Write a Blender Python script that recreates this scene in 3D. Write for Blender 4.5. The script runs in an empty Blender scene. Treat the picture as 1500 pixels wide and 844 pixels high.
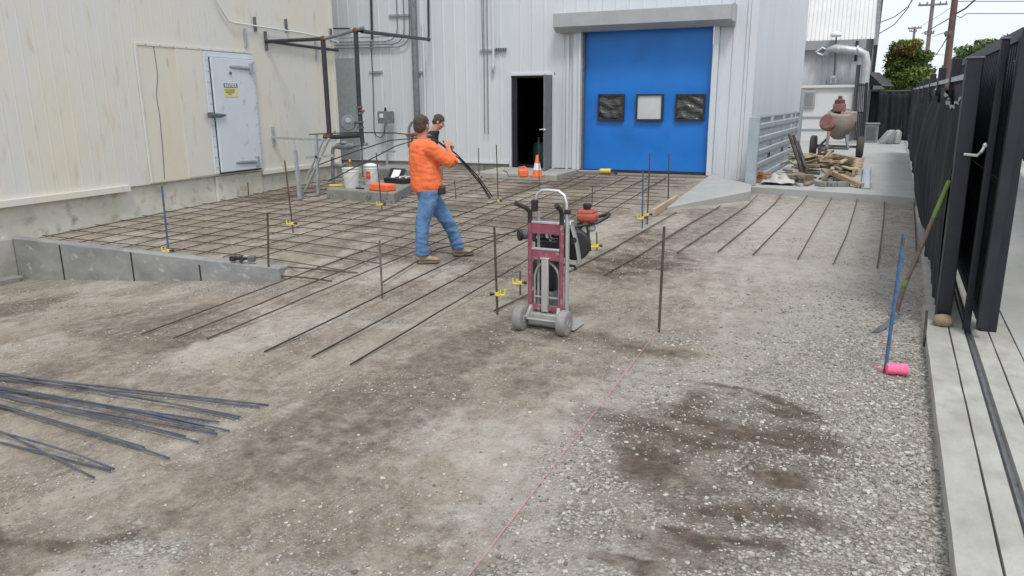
import bpy, math, random
import numpy as np
from mathutils import Vector, Matrix
random.seed(7); rng = np.random.default_rng(11)
S = bpy.context.scene; COL = S.collection
# ------------------------------------------------------------------ camera
CAM_H, FPX, CX, CY = 2.0, 1080.0, 750.0, 422.0
PITCH, ROLL, YAW = math.radians(14.2), math.radians(0.4), math.radians(23.2)
F_ = np.array([-math.sin(YAW)*math.cos(PITCH), math.cos(YAW)*math.cos(PITCH), -math.sin(PITCH)])
R0 = np.array([math.cos(YAW), math.sin(YAW), 0.0]); U0 = np.cross(R0, F_)
U_ = U0*math.cos(ROLL)+R0*math.sin(ROLL); R_ = R0*math.cos(ROLL)-U0*math.sin(ROLL)
cam = bpy.data.cameras.new('camera'); camo = bpy.data.objects.new('camera', cam); COL.objects.link(camo)
m = Matrix.Identity(4)
for i in range(3): m[i][0] = R_[i]; m[i][1] = U_[i]; m[i][2] = -F_[i]
m[2][3] = CAM_H; camo.matrix_world = m
cam.sensor_width = 36; cam.lens = 36*FPX/1500; cam.clip_end = 2000; cam.clip_start = 0.05
S.camera = camo
# ------------------------------------------------------------------ light
SUN_EL, SUN_AZ = 58, 150
w = bpy.data.worlds.new('World'); S.world = w; w.use_nodes = True
nt = w.node_tree; bg = nt.nodes['Background']; bg.inputs['Strength'].default_value = 0.1
sky = nt.nodes.new('ShaderNodeTexSky'); sky.sky_type = 'NISHITA'; sky.sun_disc = False
sky.sun_elevation = math.radians(SUN_EL); sky.sun_rotation = math.radians(SUN_AZ); sky.dust_density = 4
tc = nt.nodes.new('ShaderNodeTexCoord'); nz = nt.nodes.new('ShaderNodeTexNoise'); nz.inputs['Scale'].default_value = 2.2
nz.inputs['Detail'].default_value = 4
mp = nt.nodes.new('ShaderNodeMapping'); mp.inputs['Scale'].default_value = (1, 1, 3)
nt.links.new(tc.outputs['Generated'], mp.inputs['Vector']); nt.links.new(mp.outputs[0], nz.inputs['Vector'])
cr = nt.nodes.new('ShaderNodeValToRGB'); cr.color_ramp.elements[0].position = .3; cr.color_ramp.elements[1].position = .75
cr.color_ramp.elements[0].color = (.78, .84, .93, 1); cr.color_ramp.elements[1].color = (.88, .91, .95, 1)
nt.links.new(nz.outputs[0], cr.inputs[0])
vm = nt.nodes.new('ShaderNodeVectorMath'); vm.operation = 'SCALE'; vm.inputs['Scale'].default_value = 8.7
nt.links.new(cr.outputs[0], vm.inputs[0])
mx = nt.nodes.new('ShaderNodeMix'); mx.data_type = 'RGBA'; mx.inputs[0].default_value = .9
nt.links.new(sky.outputs[0], mx.inputs[6]); nt.links.new(vm.outputs[0], mx.inputs[7]); nt.links.new(mx.outputs[2], bg.inputs['Color'])
sl = bpy.data.lights.new('sun', 'SUN'); sl.energy = 1.3; sl.angle = math.radians(14); sl.color = (1, .97, .92)
so = bpy.data.objects.new('sun', sl); COL.objects.link(so)
az = math.radians(SUN_AZ)
sd = Vector((math.sin(az)*math.cos(math.radians(SUN_EL)), math.cos(az)*math.cos(math.radians(SUN_EL)), math.sin(math.radians(SUN_EL))))
so.rotation_euler = sd.to_track_quat('Z', 'Y').to_euler(); so.location = (0, 0, 30)
S.view_settings.view_transform = 'Standard'; S.view_settings.look = 'None'; S.view_settings.exposure = 0.50; S.view_settings.gamma = 1
S.render.engine = 'CYCLES'; S.cycles.max_bounces = 6

# ------------------------------------------------------------------ pixel helpers
O3 = np.array([0, 0, CAM_H])
def ray(px, py): return F_+R_*(px-CX)/FPX-U_*(py-CY)/FPX
def G(px, py, z=0.0): d = ray(px, py); return O3+d*((z-CAM_H)/d[2])
def AY(px, py, Y): d = ray(px, py); return O3+d*(Y/d[1])
def AX(px, py, X): d = ray(px, py); return O3+d*(X/d[0])
def sst(a, b, x): t = np.clip((x-a)/(b-a), 0, 1); return t*t*(3-2*t)
KA = G(1402, 844, .1); KB = G(1357, 489, .1)
KS = (KB[0]-KA[0])/(KB[1]-KA[1])
def XK(y): return KA[0]+KS*(np.minimum(y, 40)-KA[1])           # left edge of the gate kerb
def HK(y): return .10+.22*np.clip((y-8)/10, 0, 1)               # its top
def H(x, y):
    x = np.asarray(x, float); y = np.asarray(y, float)
    back = .13+.026*np.clip(y-6.57, 0, 11)
    right = np.clip((y-7)/9.5, 0, 1)*(.37-.10*sst(-2.6, -1.2, x))
    zb = back*(1-sst(-6.6, -3.6, x))+right*sst(-6.6, -3.6, x)
    front = -.082*np.clip(-5.6-x, 0, 5.2)
    kk_ = sst(-5.7, -4.6, x)
    tt = sst(6.60, 6.68, y)*(x < -5.7)+sst(5.9, 7.4, y+0*x)*(x >= -5.7)*kk_+sst(6.45, 7.0, y)*(x >= -5.7)*(1-kk_)
    z = front*(1-tt)+zb*tt
    z = np.where(x > XK(y)+.12, HK(y)-.16, z)
    return z
def GT(px, py, dz=0.0):
    z = 0.0
    for _ in range(25):
        p = G(px, py, z); z = .5*z+.5*(float(H(p[0], p[1]))+dz)
    return G(px, py, z)
# ------------------------------------------------------------------ mesh builder
class MB:
    def __init__(s): s.v = []; s.f = []
    def add(s, vs, fs):
        n = len(s.v); s.v += [tuple(float(c) for c in q) for q in vs]; s.f += [tuple(i+n for i in q) for q in fs]; return s
    def box(s, c, d, rz=0, R=None):
        c = np.array(c, float); hx, hy, hz = [q/2 for q in d]
        if R is None: R = np.array(Matrix.Rotation(rz, 3, 'Z'))
        vs = [c+R@np.array((a*hx, b*hy, e*hz)) for a in (-1, 1) for b in (-1, 1) for e in (-1, 1)]
        return s.add(vs, [(0, 1, 3, 2), (4, 6, 7, 5), (0, 4, 5, 1), (2, 3, 7, 6), (0, 2, 6, 4), (1, 5, 7, 3)])
    def bb(s, x0, x1, y0, y1, z0, z1): return s.box(((x0+x1)/2, (y0+y1)/2, (z0+z1)/2), (abs(x1-x0), abs(y1-y0), abs(z1-z0)))
    def bar(s, a, b, w=.04, d=None, up=(0, 0, 1)):
        a = np.array(a, float); b = np.array(b, float); d = d or w
        t = b-a; L = np.linalg.norm(t); t /= L
        u = np.array(up, float)
        if abs(u@t) > .98: u = np.array((0, 1., 0))
        sx = np.cross(t, u); sx /= np.linalg.norm(sx); sz = np.cross(sx, t)
        R = np.stack([sx, t, sz], 1)
        return s.box((a+b)/2, (w, L, d), R=R)
    def tube(s, pts, r, n=8, cap=True):
        P = [np.array(p, float) for p in pts]; N = len(P)
        rs = r if isinstance(r, (list, tuple)) else [r]*N
        vs = []; u = None
        for i in range(N):
            t = P[min(i+1, N-1)]-P[max(i-1, 0)]; t = t/(np.linalg.norm(t)+1e-9)
            if u is None:
                u = np.cross(t, (0, 0, 1.)) if abs(t[2]) < .95 else np.cross(t, (0, 1., 0))
            u = u-t*(u@t); u /= np.linalg.norm(u); v = np.cross(t, u)
            rr = rs[i]; ra, rb = rr if isinstance(rr, (tuple, list)) else (rr, rr)
            for k in range(n):
                a = 2*math.pi*k/n; vs.append(P[i]+u*ra*math.cos(a)+v*rb*math.sin(a))
        fs = [(i*n+k, i*n+(k+1) % n, (i+1)*n+(k+1) % n, (i+1)*n+k) for i in range(N-1) for k in range(n)]
        if cap: fs += [tuple(range(n-1, -1, -1)), tuple((N-1)*n+k for k in range(n))]
        return s.add(vs, fs)
    def loft(s, rings):       # rings: (cx,cy,cz,rx,ry,rot) horizontal ellipses
        n = 20; vs = []
        for (x, y, z, rx, ry, a0) in rings:
            for k in range(n):
                a = 2*math.pi*k/n; ex, ey = rx*math.cos(a), ry*math.sin(a)
                vs.append((x+ex*math.cos(a0)-ey*math.sin(a0), y+ex*math.sin(a0)+ey*math.cos(a0), z))
        N = len(rings)
        fs = [(i*n+k, i*n+(k+1) % n, (i+1)*n+(k+1) % n, (i+1)*n+k) for i in range(N-1) for k in range(n)]
        fs += [tuple(range(n-1, -1, -1)), tuple((N-1)*n+k for k in range(n))]
        return s.add(vs, fs)
    def ell(s, c, r, R=None, n=14):
        c = np.array(c, float); R = np.eye(3) if R is None else R; vs = []; m_ = n//2
        for i in range(1, m_):
            th = math.pi*i/m_
            for k in range(n):
                a = 2*math.pi*k/n
                vs.append(c+R@np.array((r[0]*math.sin(th)*math.cos(a), r[1]*math.sin(th)*math.sin(a), r[2]*math.cos(th))))
        vs.append(c+R@np.array((0, 0, r[2]))); vs.append(c-R@np.array((0, 0, r[2])))
        T = len(vs)-2; fs = []
        for i in range(m_-2):
            for k in range(n): fs.append((i*n+k, (i+1)*n+k, (i+1)*n+(k+1) % n, i*n+(k+1) % n))
        for k in range(n):
            fs.append((T, k, (k+1) % n)); fs.append((T+1, (m_-2)*n+(k+1) % n, (m_-2)*n+k))
        return s.add(vs, fs)
    def lathe(s, prof, c=(0, 0, 0), ax=(0, 0, 1), n=20):   # prof (r, h)
        ax = np.array(ax, float); ax /= np.linalg.norm(ax)
        u = np.cross(ax, (0, 0, 1.)) if abs(ax[2]) < .9 else np.array((1., 0, 0)); u = u-ax*(u@ax); u /= np.linalg.norm(u); v = np.cross(ax, u)
        c = np.array(c, float); vs = []
        for r, h in prof:
            for k in range(n):
                a = 2*math.pi*k/n; vs.append(c+ax*h+(u*math.cos(a)+v*math.sin(a))*max(r, 1e-4))
        N = len(prof)
        fs = [(i*n+k, i*n+(k+1) % n, (i+1)*n+(k+1) % n, (i+1)*n+k) for i in range(N-1) for k in range(n)]
        fs += [tuple(range(n-1, -1, -1)), tuple((N-1)*n+k for k in range(n))]
        return s.add(vs, fs)
    def prism(s, poly, z0, z1):     # poly of (x,y) or (x,y,ztop)
        n = len(poly); vs = [(p[0], p[1], z0) for p in poly]+[(p[0], p[1], p[2] if len(p) > 2 else z1) for p in poly]
        fs = [tuple(range(n-1, -1, -1)), tuple(range(n, 2*n))]+[(k, (k+1) % n, n+(k+1) % n, n+k) for k in range(n)]
        return s.add(vs, fs)
    def sheet(s, fn, nu, nv):
        vs = [fn(i/(nu), j/(nv)) for j in range(nv+1) for i in range(nu+1)]
        return s.add(vs, [(j*(nu+1)+i, j*(nu+1)+i+1, (j+1)*(nu+1)+i+1, (j+1)*(nu+1)+i) for j in range(nv) for i in range(nu)])
    def ribs(s, a, b, z0, z1, pitch=.3, depth=.02, rib=.06, out=(0, -1), thick=.05, phase=0.):
        a = np.array(a[:2], float); b = np.array(b[:2], float); t = b-a; L = np.linalg.norm(t); t /= L
        o = np.array(out, float)*depth; prof = [a]; x = phase+pitch/2
        while x < L-rib*1.2:
            if x > .01:
                prof += [a+t*x, a+t*(x+rib*.25)+o, a+t*(x+rib*.75)+o, a+t*(x+rib)]
            x += pitch
        prof.append(b); oo = np.array(out, float)*thick
        prof2 = [b-oo, a-oo]
        poly = prof+prof2; n = len(poly)
        vs = [(p[0], p[1], z0) for p in poly]+[(p[0], p[1], z1) for p in poly]
        np_ = len(prof)
        fs = [(k, (k+1) % n, n+(k+1) % n, n+k) for k in range(n)]
        # caps as strip quads between profile and back line
        return s.add(vs, fs)
def smooth(me, ang=40):
    me.polygons.foreach_set('use_smooth', [True]*len(me.polygons))
    try: me.set_sharp_from_angle(angle=math.radians(ang))
    except Exception: pass
def bevel(o, wd=.006, seg=2):
    b = o.modifiers.new('b', 'BEVEL'); b.width = wd; b.segments = seg; b.limit_method = 'ANGLE'; b.angle_limit = math.radians(40)
    return o
def obj(name, mb, mat, parent=None, sm=True, bv=0, fix=True):
    v = np.array(mb.v)
    if parent is None: org = np.array(((v[:, 0].min()+v[:, 0].max())/2, (v[:, 1].min()+v[:, 1].max())/2, v[:, 2].min()))
    else: org = np.array(parent['_org'])
    me = bpy.data.meshes.new(name); me.from_pydata([tuple(q) for q in (v-org)], [], mb.f); me.update()
    if fix:
        import bmesh
        bm = bmesh.new(); bm.from_mesh(me); bmesh.ops.recalc_face_normals(bm, faces=bm.faces); bm.to_mesh(me); bm.free()
    if mat: me.materials.append(mat)
    if sm: smooth(me)
    o = bpy.data.objects.new(name, me); COL.objects.link(o)
    if parent is None: o.location = org
    else: o.parent = parent
    o['_org'] = [float(q) for q in org]
    if parent is not None and parent.type == 'MESH' : pass
    if bv: bevel(o, bv)
    return o
def thing(name, loc, label, cat, group=None):
    o = bpy.data.objects.new(name, None); COL.objects.link(o); o.location = [float(c) for c in loc]
    o['_org'] = [float(c) for c in loc]; o.empty_display_size = .2
    return tag(o, label, cat, group)
def tag(o, label, cat, group=None):
    o['label'] = label; o['category'] = cat
    if group: o['group'] = group
    return o
def struct(name, mb, mat, **k): o = obj(name, mb, mat, **k); o['kind'] = 'structure'; return o
def copy_tree(o, loc, rz=None, label=None, parent=None):
    c = o.copy(); COL.objects.link(c)
    if parent is None:
        c.location = loc
        if rz is not None: c.rotation_euler[2] = rz
        if label: c['label'] = label
    else: c.parent = parent
    for ch in list(o.children): copy_tree(ch, None, parent=c)
    return c
# ------------------------------------------------------------------ materials
def mat(name, c1, c2=None, sc=4., rough=.7, metal=0., bump=0., bsc=None, stretch=(1, 1, 1), lo=.35, hi=.65, c3=None, sc3=20., t3=(.62, .7), spec=.5, det=6):
    mt = bpy.data.materials.new(name); mt.use_nodes = True; n = mt.node_tree; b = n.nodes['Principled BSDF']; L = n.links
    b.inputs['Roughness'].default_value = rough; b.inputs['Metallic'].default_value = metal
    b.inputs['Specular IOR Level'].default_value = spec
    g = n.nodes.new('ShaderNodeNewGeometry'); mp = n.nodes.new('ShaderNodeMapping'); mp.inputs['Scale'].default_value = stretch
    L.new(g.outputs['Position'], mp.inputs['Vector'])
    if c2 is None: c2 = tuple(min(1, q*1.18) for q in c1)
    nz = n.nodes.new('ShaderNodeTexNoise'); nz.inputs['Scale'].default_value = sc; nz.inputs['Detail'].default_value = det; nz.inputs['Roughness'].default_value = .62
    L.new(mp.outputs[0], nz.inputs['Vector'])
    r = n.nodes.new('ShaderNodeMapRange'); r.inputs[1].default_value = lo; r.inputs[2].default_value = hi; L.new(nz.outputs[0], r.inputs[0])
    m1 = n.nodes.new('ShaderNodeMix'); m1.data_type = 'RGBA'; m1.inputs[6].default_value = (*c1, 1); m1.inputs[7].default_value = (*c2, 1)
    L.new(r.outputs[0], m1.inputs[0]); out = m1.outputs[2]
    if c3:
        n3 = n.nodes.new('ShaderNodeTexNoise'); n3.inputs['Scale'].default_value = sc3; n3.inputs['Detail'].default_value = 5
        L.new(mp.outputs[0], n3.inputs['Vector'])
        r3 = n.nodes.new('ShaderNodeMapRange'); r3.inputs[1].default_value = t3[0]; r3.inputs[2].default_value = t3[1]; L.new(n3.outputs[0], r3.inputs[0])
        m3 = n.nodes.new('ShaderNodeMix'); m3.data_type = 'RGBA'; m3.inputs[7].default_value = (*c3, 1)
        L.new(out, m3.inputs[6]); L.new(r3.outputs[0], m3.inputs[0]); out = m3.outputs[2]
    L.new(out, b.inputs['Base Color'])
    if bump:
        nb = n.nodes.new('ShaderNodeTexNoise'); nb.inputs['Scale'].default_value = bsc or sc*4; nb.inputs['Detail'].default_value = 8
        L.new(mp.outputs[0], nb.inputs['Vector'])
        bp = n.nodes.new('ShaderNodeBump'); bp.inputs['Strength'].default_value = 1; bp.inputs['Distance'].default_value = bump
        L.new(nb.outputs[0], bp.inputs['Height']); L.new(bp.outputs[0], b.inputs['Normal'])
    return mt
M = {}
M['conc'] = mat('concrete', (.33, .325, .295), (.44, .43, .395), 3, .9, bump=.004, bsc=45, c3=(.29, .275, .245), sc3=7, t3=(.45, .8), lo=.3, hi=.7, stretch=(1.3, .8, 1), det=10)
M['conc_new'] = mat('fresh_concrete', (.34, .345, .335), (.43, .43, .415), .8, .88, bump=.002, bsc=80, c3=(.30, .30, .29), sc3=5, t3=(.58, .8))
M['conc_dark'] = mat('grey_concrete', (.20, .20, .19), (.29, .285, .27), 3, .92, bump=.004, bsc=50, c3=(.13, .12, .10), sc3=8, t3=(.58, .7))
M['conc_wall'] = mat('formed_concrete', (.20, .21, .21), (.31, .315, .31), 2.4, .9, bump=.003, bsc=40, stretch=(1, 1, 1.6), c3=(.45, .45, .45), sc3=6, t3=(.62, .75))
M['footing'] = mat('painted_footing', (.52, .50, .41), (.64, .63, .57), 1.8, .9, bump=.006, bsc=30, c3=(.34, .29, .22), sc3=6, t3=(.54, .76), det=10)
M['cream'] = mat('aged_white_panel', (.65, .645, .61), (.69, .63, .48), .9, .6, bump=.005, bsc=2.0, stretch=(1.3, 1.3, .35), lo=.40, hi=.78, c3=(.54, .45, .31), sc3=7, t3=(.58, .90), det=10)
M['tan_panel'] = mat('yellowed_panel', (.66, .60, .47), (.66, .64, .56), 1.5, .7, stretch=(2, 2, .4), c3=(.45, .37, .26), sc3=7, t3=(.65, .8))
M['white'] = mat('white_metal_siding', (.60, .64, .68), (.66, .69, .72), 1.0, .5, stretch=(2, 2, .25), c3=(.50, .53, .56), sc3=5, t3=(.6, .8))
M['whitewall'] = mat('white_painted_wall', (.66, .67, .67), (.73, .73, .72), 1.2, .8, bump=.003, bsc=10, c3=(.42, .42, .40), sc3=3, t3=(.66, .8))
M['door_white'] = mat('door_white', (.58, .64, .70), (.64, .69, .74), 2, .45, c3=(.5, .52, .54), sc3=6)
M['grey_metal'] = mat('grey_painted_metal', (.36, .38, .39), (.42, .44, .45), 3, .5)
M['housing_under'] = mat('housing_grey', (.30, .31, .32), (.35, .36, .37), 3, .5)
M['galv'] = mat('galvanised_steel', (.42, .46, .49), (.52, .56, .59), 9, .45, .55)
M['guard'] = mat('galvanised_guard', (.36, .42, .46), (.45, .51, .55), 5, .5, .3)
M['alu'] = mat('aluminium', (.62, .62, .63), (.72, .72, .72), 12, .38, .75)
M['blackpipe'] = mat('black_iron', (.035, .037, .045), (.06, .06, .07), 8, .5, .3)
M['darkgrey'] = mat('dark_grey_metal', (.11, .12, .13), (.17, .18, .19), 10, .55, .3)
M['midgrey'] = mat('meter_grey', (.17, .19, .21), (.25, .27, .29), 8, .5, .2)
M['rust'] = mat('rust', (.16, .07, .04), (.10, .05, .035), 25, .85, c3=(.25, .12, .06), sc3=40)
M['rebar'] = mat('rusty_rebar', (.085, .062, .052), (.14, .10, .078), 9, .65, .35, bump=.002, bsc=220)
M['rebar_new'] = mat('blue_grey_rebar', (.075, .09, .135), (.15, .165, .21), 6, .4, .5, bump=.002, bsc=220, c3=(.16, .09, .05), sc3=5, t3=(.6, .72))
M['rebar_blk'] = mat('dark_rebar', (.035, .034, .036), (.065, .06, .056), 9, .5, .5)
M['bluepaint'] = mat('blue_paint', (.035, .10, .24), (.07, .15, .29), 20, .6, c3=(.10,.06,.04), sc3=14, t3=(.55,.65))
M['yellow'] = mat('yellow_plastic', (.75, .62, .04), (.8, .68, .1), 10, .5)
M['black'] = mat('black_plastic', (.018, .018, .02), (.03, .03, .033), 12, .5)
M['blackpaint'] = mat('black_powder_coat', (.010, .011, .018), (.018, .019, .027), 3, .45, bump=.0006, bsc=200)
M['postedge'] = M['blackpaint']
M['fabric'] = mat('black_windscreen', (.010, .011, .015), (.022, .023, .029), 5, .85, bump=.002, bsc=140, stretch=(1, 1, .4))
M['fringe'] = mat('frayed_cloth', (.25, .26, .28), (.4, .41, .43), 30, .9)
M['blue'] = mat('blue_vinyl', (.006, .170, .60), (.010, .205, .68), .8, .4, c3=(.005, .11, .42), sc3=1.1, t3=(.55, .9))
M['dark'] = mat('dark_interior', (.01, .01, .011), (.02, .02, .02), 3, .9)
M['doorgrey'] = mat('grey_door', (.13, .135, .145), (.17, .175, .185), 6, .5)
M['vinyl_dark'] = mat('dark_clear_vinyl', (.02, .02, .022), (.035, .033, .032), 4, .12, bump=.035, bsc=5, stretch=(1, 1, 2.8), spec=1.)
M['vinyl_reflect'] = mat('vinyl_painted_reflection', (.50, .51, .52), (.62, .64, .65), 1.5, .2, stretch=(1.4, 1, 1))  # bright grey reflection on the middle pane, painted into its base colour
M['maroon'] = mat('maroon_paint', (.22, .05, .085), (.30, .095, .13), 14, .55, c3=(.38, .30, .30), sc3=22, t3=(.60, .72))
M['tyre'] = mat('dusty_tyre', (.22, .215, .205), (.31, .30, .285), 9, .9)
M['tyre_dark'] = mat('dark_tyre', (.05, .05, .05), (.09, .088, .085), 9, .9)
M['dustsilver'] = mat('dusty_steel', (.30, .30, .295), (.40, .40, .39), 12, .6, .2)
M['red'] = mat('faded_red', (.34, .06, .04), (.42, .10, .06), 14, .55)
M['orange'] = mat('orange_plastic', (.85, .16, .05), (.9, .2, .07), 8, .5)
M['shirt'] = mat('orange_cotton', (.82, .155, .05), (.90, .21, .075), 7, .9, bump=.03, bsc=7, stretch=(1, 1, .7))
M['jeans'] = mat('denim', (.075, .16, .32), (.13, .25, .43), 7, .95, bump=.025, bsc=9, c3=(.19, .32, .50), sc3=5, t3=(.55, .8))
M['navy'] = mat('navy_cotton', (.016, .018, .028), (.028, .03, .042), 8, .9, bump=.004, bsc=12)
M['skin'] = mat('skin', (.46, .22, .145), (.52, .27, .18), 12, .6)
M['hair'] = mat('brown_hair', (.055, .036, .028), (.10, .068, .05), 60, .85, bump=.006, bsc=120)
M['boot'] = mat('tan_boot', (.30, .21, .14), (.40, .30, .21), 14, .85)
M['sole'] = mat('boot_sole', (.16, .13, .10), (.2, .17, .13), 14, .9)
M['bucket'] = mat('white_bucket', (.66, .66, .62), (.72, .72, .70), 6, .5, c3=(.5, .47, .42), sc3=14)
M['label_red'] = mat('red_print', (.6, .07, .05), None, 6, .6)
M['wood'] = mat('lumber', (.34, .24, .14), (.45, .34, .20), 6, .8, stretch=(1, 6, 6), bump=.002, bsc=50)
M['wood_old'] = mat('weathered_lumber', (.22, .17, .12), (.34, .27, .19), 6, .9, stretch=(1, 4, 4), bump=.003, bsc=40)
M['wood_brown'] = mat('brown_lumber', (.20, .115, .06), (.30, .19, .11), 6, .9, stretch=(1, 4, 4))
M['wood_dark'] = mat('dark_lumber', (.05, .045, .042), (.10, .085, .07), 7, .9, bump=.003, bsc=40)
M['wood_pale'] = mat('pale_lumber', (.42, .34, .23), (.52, .43, .30), 7, .85)
M['brick'] = mat('red_brick', (.32, .13, .07), (.42, .19, .10), 14, .9, bump=.003)
M['plastic_sheet'] = mat('plastic_sheet', (.42, .42, .39), (.56, .55, .51), 5, .45, bump=.02, bsc=6)
M['pink'] = mat('pink_twine', (1., .13, .28), (1., .2, .36), 50, .7, bump=.002, bsc=180)
M['string'] = mat('pink_string', (.55, .22, .21), (.62, .30, .28), 50, .8)
M['green'] = mat('green_fibreglass', (.15, .22, .04), (.20, .28, .07), 9, .5)
M['shaft'] = mat('worn_shaft', (.12, .095, .08), (.2, .16, .13), 16, .7)
M['rock'] = mat('brown_rock', (.22, .16, .11), (.36, .28, .20), 14, .9, bump=.01, bsc=30)
M['leaf'] = mat('leaf_green', (.065, .115, .022), (.19, .27, .05), 1.3, .7, lo=.38, hi=.62, c3=(.22, .10, .04), sc3=.6, t3=(.52, .66))
M['leaf2'] = mat('leaf_deep', (.06, .11, .035), (.14, .20, .06), .9, .7)
M['bark'] = mat('bark', (.10, .075, .055), (.16, .12, .09), 12, .95, bump=.01)
M['pole'] = mat('utility_pole_wood', (.10, .062, .05), (.15, .10, .08), 6, .9, stretch=(3, 3, .4))
M['pole_far'] = mat('grey_pole_wood', (.17, .14, .13), (.23, .19, .17), 6, .9)
M['wire'] = mat('wire', (.05, .052, .06), None, 6, .7)
M['notice_blue'] = mat('sign_grey', (.16, .18, .22), None, 6, .5)
M['notice_yel'] = mat('sign_yellow', (.66, .60, .22), (.7, .66, .34), 12, .5)
M['signwhite'] = mat('sign_white', (.7, .72, .74), None, 6, .5)
M['brass'] = mat('brass', (.55, .33, .08), None, 9, .35, .8)
M['cone_white'] = mat('reflective_white', (.72, .72, .74), None, 8, .4)
M['mixdrum'] = mat('dirty_drum', (.30, .25, .21), (.38, .34, .30), 5, .8, c3=(.42, .22, .18), sc3=3, t3=(.5, .7))
M['mixred'] = mat('faded_pinkish_red', (.22, .10, .085), (.29, .17, .14), 8, .8)
M['steel_duct'] = mat('duct_metal', (.42, .44, .46), (.55, .57, .59), 3, .5, .4)
M['annex_grey'] = mat('annex_siding', (.50, .52, .54), (.62, .64, .66), 2.5, .7, stretch=(3, 3, .5), c3=(.28, .28, .30), sc3=4)  # grey siding colour of the far building's upper wall
M['boxgrey'] = mat('utility_box_grey', (.20, .215, .22), (.26, .275, .28), 6, .7)
M['pinkpatch'] = M['string']
# ground material driven by per-vertex wet/gravel/dust maps
def ground_mat():
    mt = bpy.data.materials.new('dirt_and_gravel'); mt.use_nodes = True; n = mt.node_tree; L = n.links; b = n.nodes['Principled BSDF']
    g = n.nodes.new('ShaderNodeNewGeometry')
    def noise(sc, det=6, rg=.6, st=None):
        q = n.nodes.new('ShaderNodeTexNoise'); q.inputs['Scale'].default_value = sc; q.inputs['Detail'].default_value = det; q.inputs['Roughness'].default_value = rg
        if st:
            mm = n.nodes.new('ShaderNodeMapping'); mm.inputs['Scale'].default_value = st; mm.inputs['Rotation'].default_value = (0, 0, .12)
            L.new(g.outputs['Position'], mm.inputs['Vector']); L.new(mm.outputs[0], q.inputs['Vector'])
        else: L.new(g.outputs['Position'], q.inputs['Vector'])
        return q.outputs[0]
    def mr(x, a, b_, c=0., d=1.):
        r = n.nodes.new('ShaderNodeMapRange'); r.inputs[1].default_value = a; r.inputs[2].default_value = b_; r.inputs[3].default_value = c; r.inputs[4].default_value = d; L.new(x, r.inputs[0]); return r.outputs[0]
    def mix(f, a, c):
        q = n.nodes.new('ShaderNodeMix'); q.data_type = 'RGBA'
        for s_, x in ((0, f), (6, a), (7, c)):
            if isinstance(x, tuple): q.inputs[s_].default_value = (*x, 1)
            elif isinstance(x, (int, float)): q.inputs[s_].default_value = x
            else: L.new(x, q.inputs[s_])
        return q.outputs[2]
    def math_(op, a, c):
        q = n.nodes.new('ShaderNodeMath'); q.operation = op
        for i, x in enumerate((a, c)):
            if isinstance(x, (int, float)): q.inputs[i].default_value = x
            else: L.new(x, q.inputs[i])
        return q.outputs[0]
    def att(nm):
        a = n.nodes.new('ShaderNodeAttribute'); a.attribute_name = nm; return a.outputs['Fac']
    dirt = mix(mr(noise(1.5, 7, .68, (1.5, .75, 1)), .38, .62), (.180, .146, .112), (.315, .272, .220))
    dirt = mix(mr(noise(7, 14, .88, (1.4, .9, 1)), .46, .62, 0, .9), dirt, (.40, .365, .315))
    dirt = mix(mr(noise(20, 12, .85), .52, .62, 0, .65), dirt, (.125, .102, .084))
    v2 = n.nodes.new('ShaderNodeTexVoronoi'); v2.inputs['Scale'].default_value = 75; L.new(g.outputs['Position'], v2.inputs['Vector'])
    s2 = n.nodes.new('ShaderNodeSeparateColor'); L.new(v2.outputs['Color'], s2.inputs[0])
    pk_ = math_('MULTIPLY', mr(s2.outputs[1], .62, .70), mr(v2.outputs['Distance'], .45, .30)); pk_ = math_('MULTIPLY', pk_, mr(noise(3, 6, .7), .35, .6, .25, .9))
    dirt = mix(pk_, dirt, mix(s2.outputs[0], (.24, .215, .185), (.56, .53, .48)))
    v = n.nodes.new('ShaderNodeTexVoronoi'); v.inputs['Scale'].default_value = 50; L.new(g.outputs['Position'], v.inputs['Vector'])
    sep = n.nodes.new('ShaderNodeSeparateColor'); L.new(v.outputs['Color'], sep.inputs[0])
    grav = mix(sep.outputs[0], (.24, .22, .195), (.56, .535, .48))
    edge = mr(v.outputs['Distance'], .35, .75)
    grav = mix(edge, grav, (.17, .15, .13))  # shade in the gaps between stones, painted into the gravel colour
    grav = mix(mr(noise(2.6, 9, .75), .44, .62, 0, .6), grav, (.36, .325, .28))
    gf = mr(math_('ADD', att('grav'), mr(noise(5, 8, .7), .3, .7, -.35, .35)), .35, .75)
    c = mix(gf, dirt, grav)
    df = mr(math_('ADD', att('dust'), mr(noise(6, 8, .7), .3, .7, -.4, .4)), .2, 1.)
    c = mix(math_('MULTIPLY', df, .8), c, (.50, .475, .43))
    wf = mr(math_('ADD', att('wet'), mr(noise(9, 12, .85), .3, .7, -.40, .40)), .18, .78)
    c = mix(math_('MULTIPLY', wf, .88), c, mix(mr(noise(14, 8, .8), .42, .6), (.055, .042, .032), (.125, .098, .074)))
    L.new(c, b.inputs['Base Color']); b.inputs['Roughness'].default_value = .95; b.inputs['Specular IOR Level'].default_value = .2
    hs = math_('ADD', math_('ADD', math_('MULTIPLY', noise(38, 8, .7), .5), math_('MULTIPLY', pk_, .25)), math_('MULTIPLY', math_('SUBTRACT', 1., v.outputs['Distance']), math_('MULTIPLY', gf, .8)))
    bp = n.nodes.new('ShaderNodeBump'); bp.inputs['Distance'].default_value = .024; bp.inputs['Strength'].default_value = .9
    L.new(hs, bp.inputs['Height']); L.new(bp.outputs[0], b.inputs['Normal'])
    return mt
M['ground'] = ground_mat()
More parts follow.
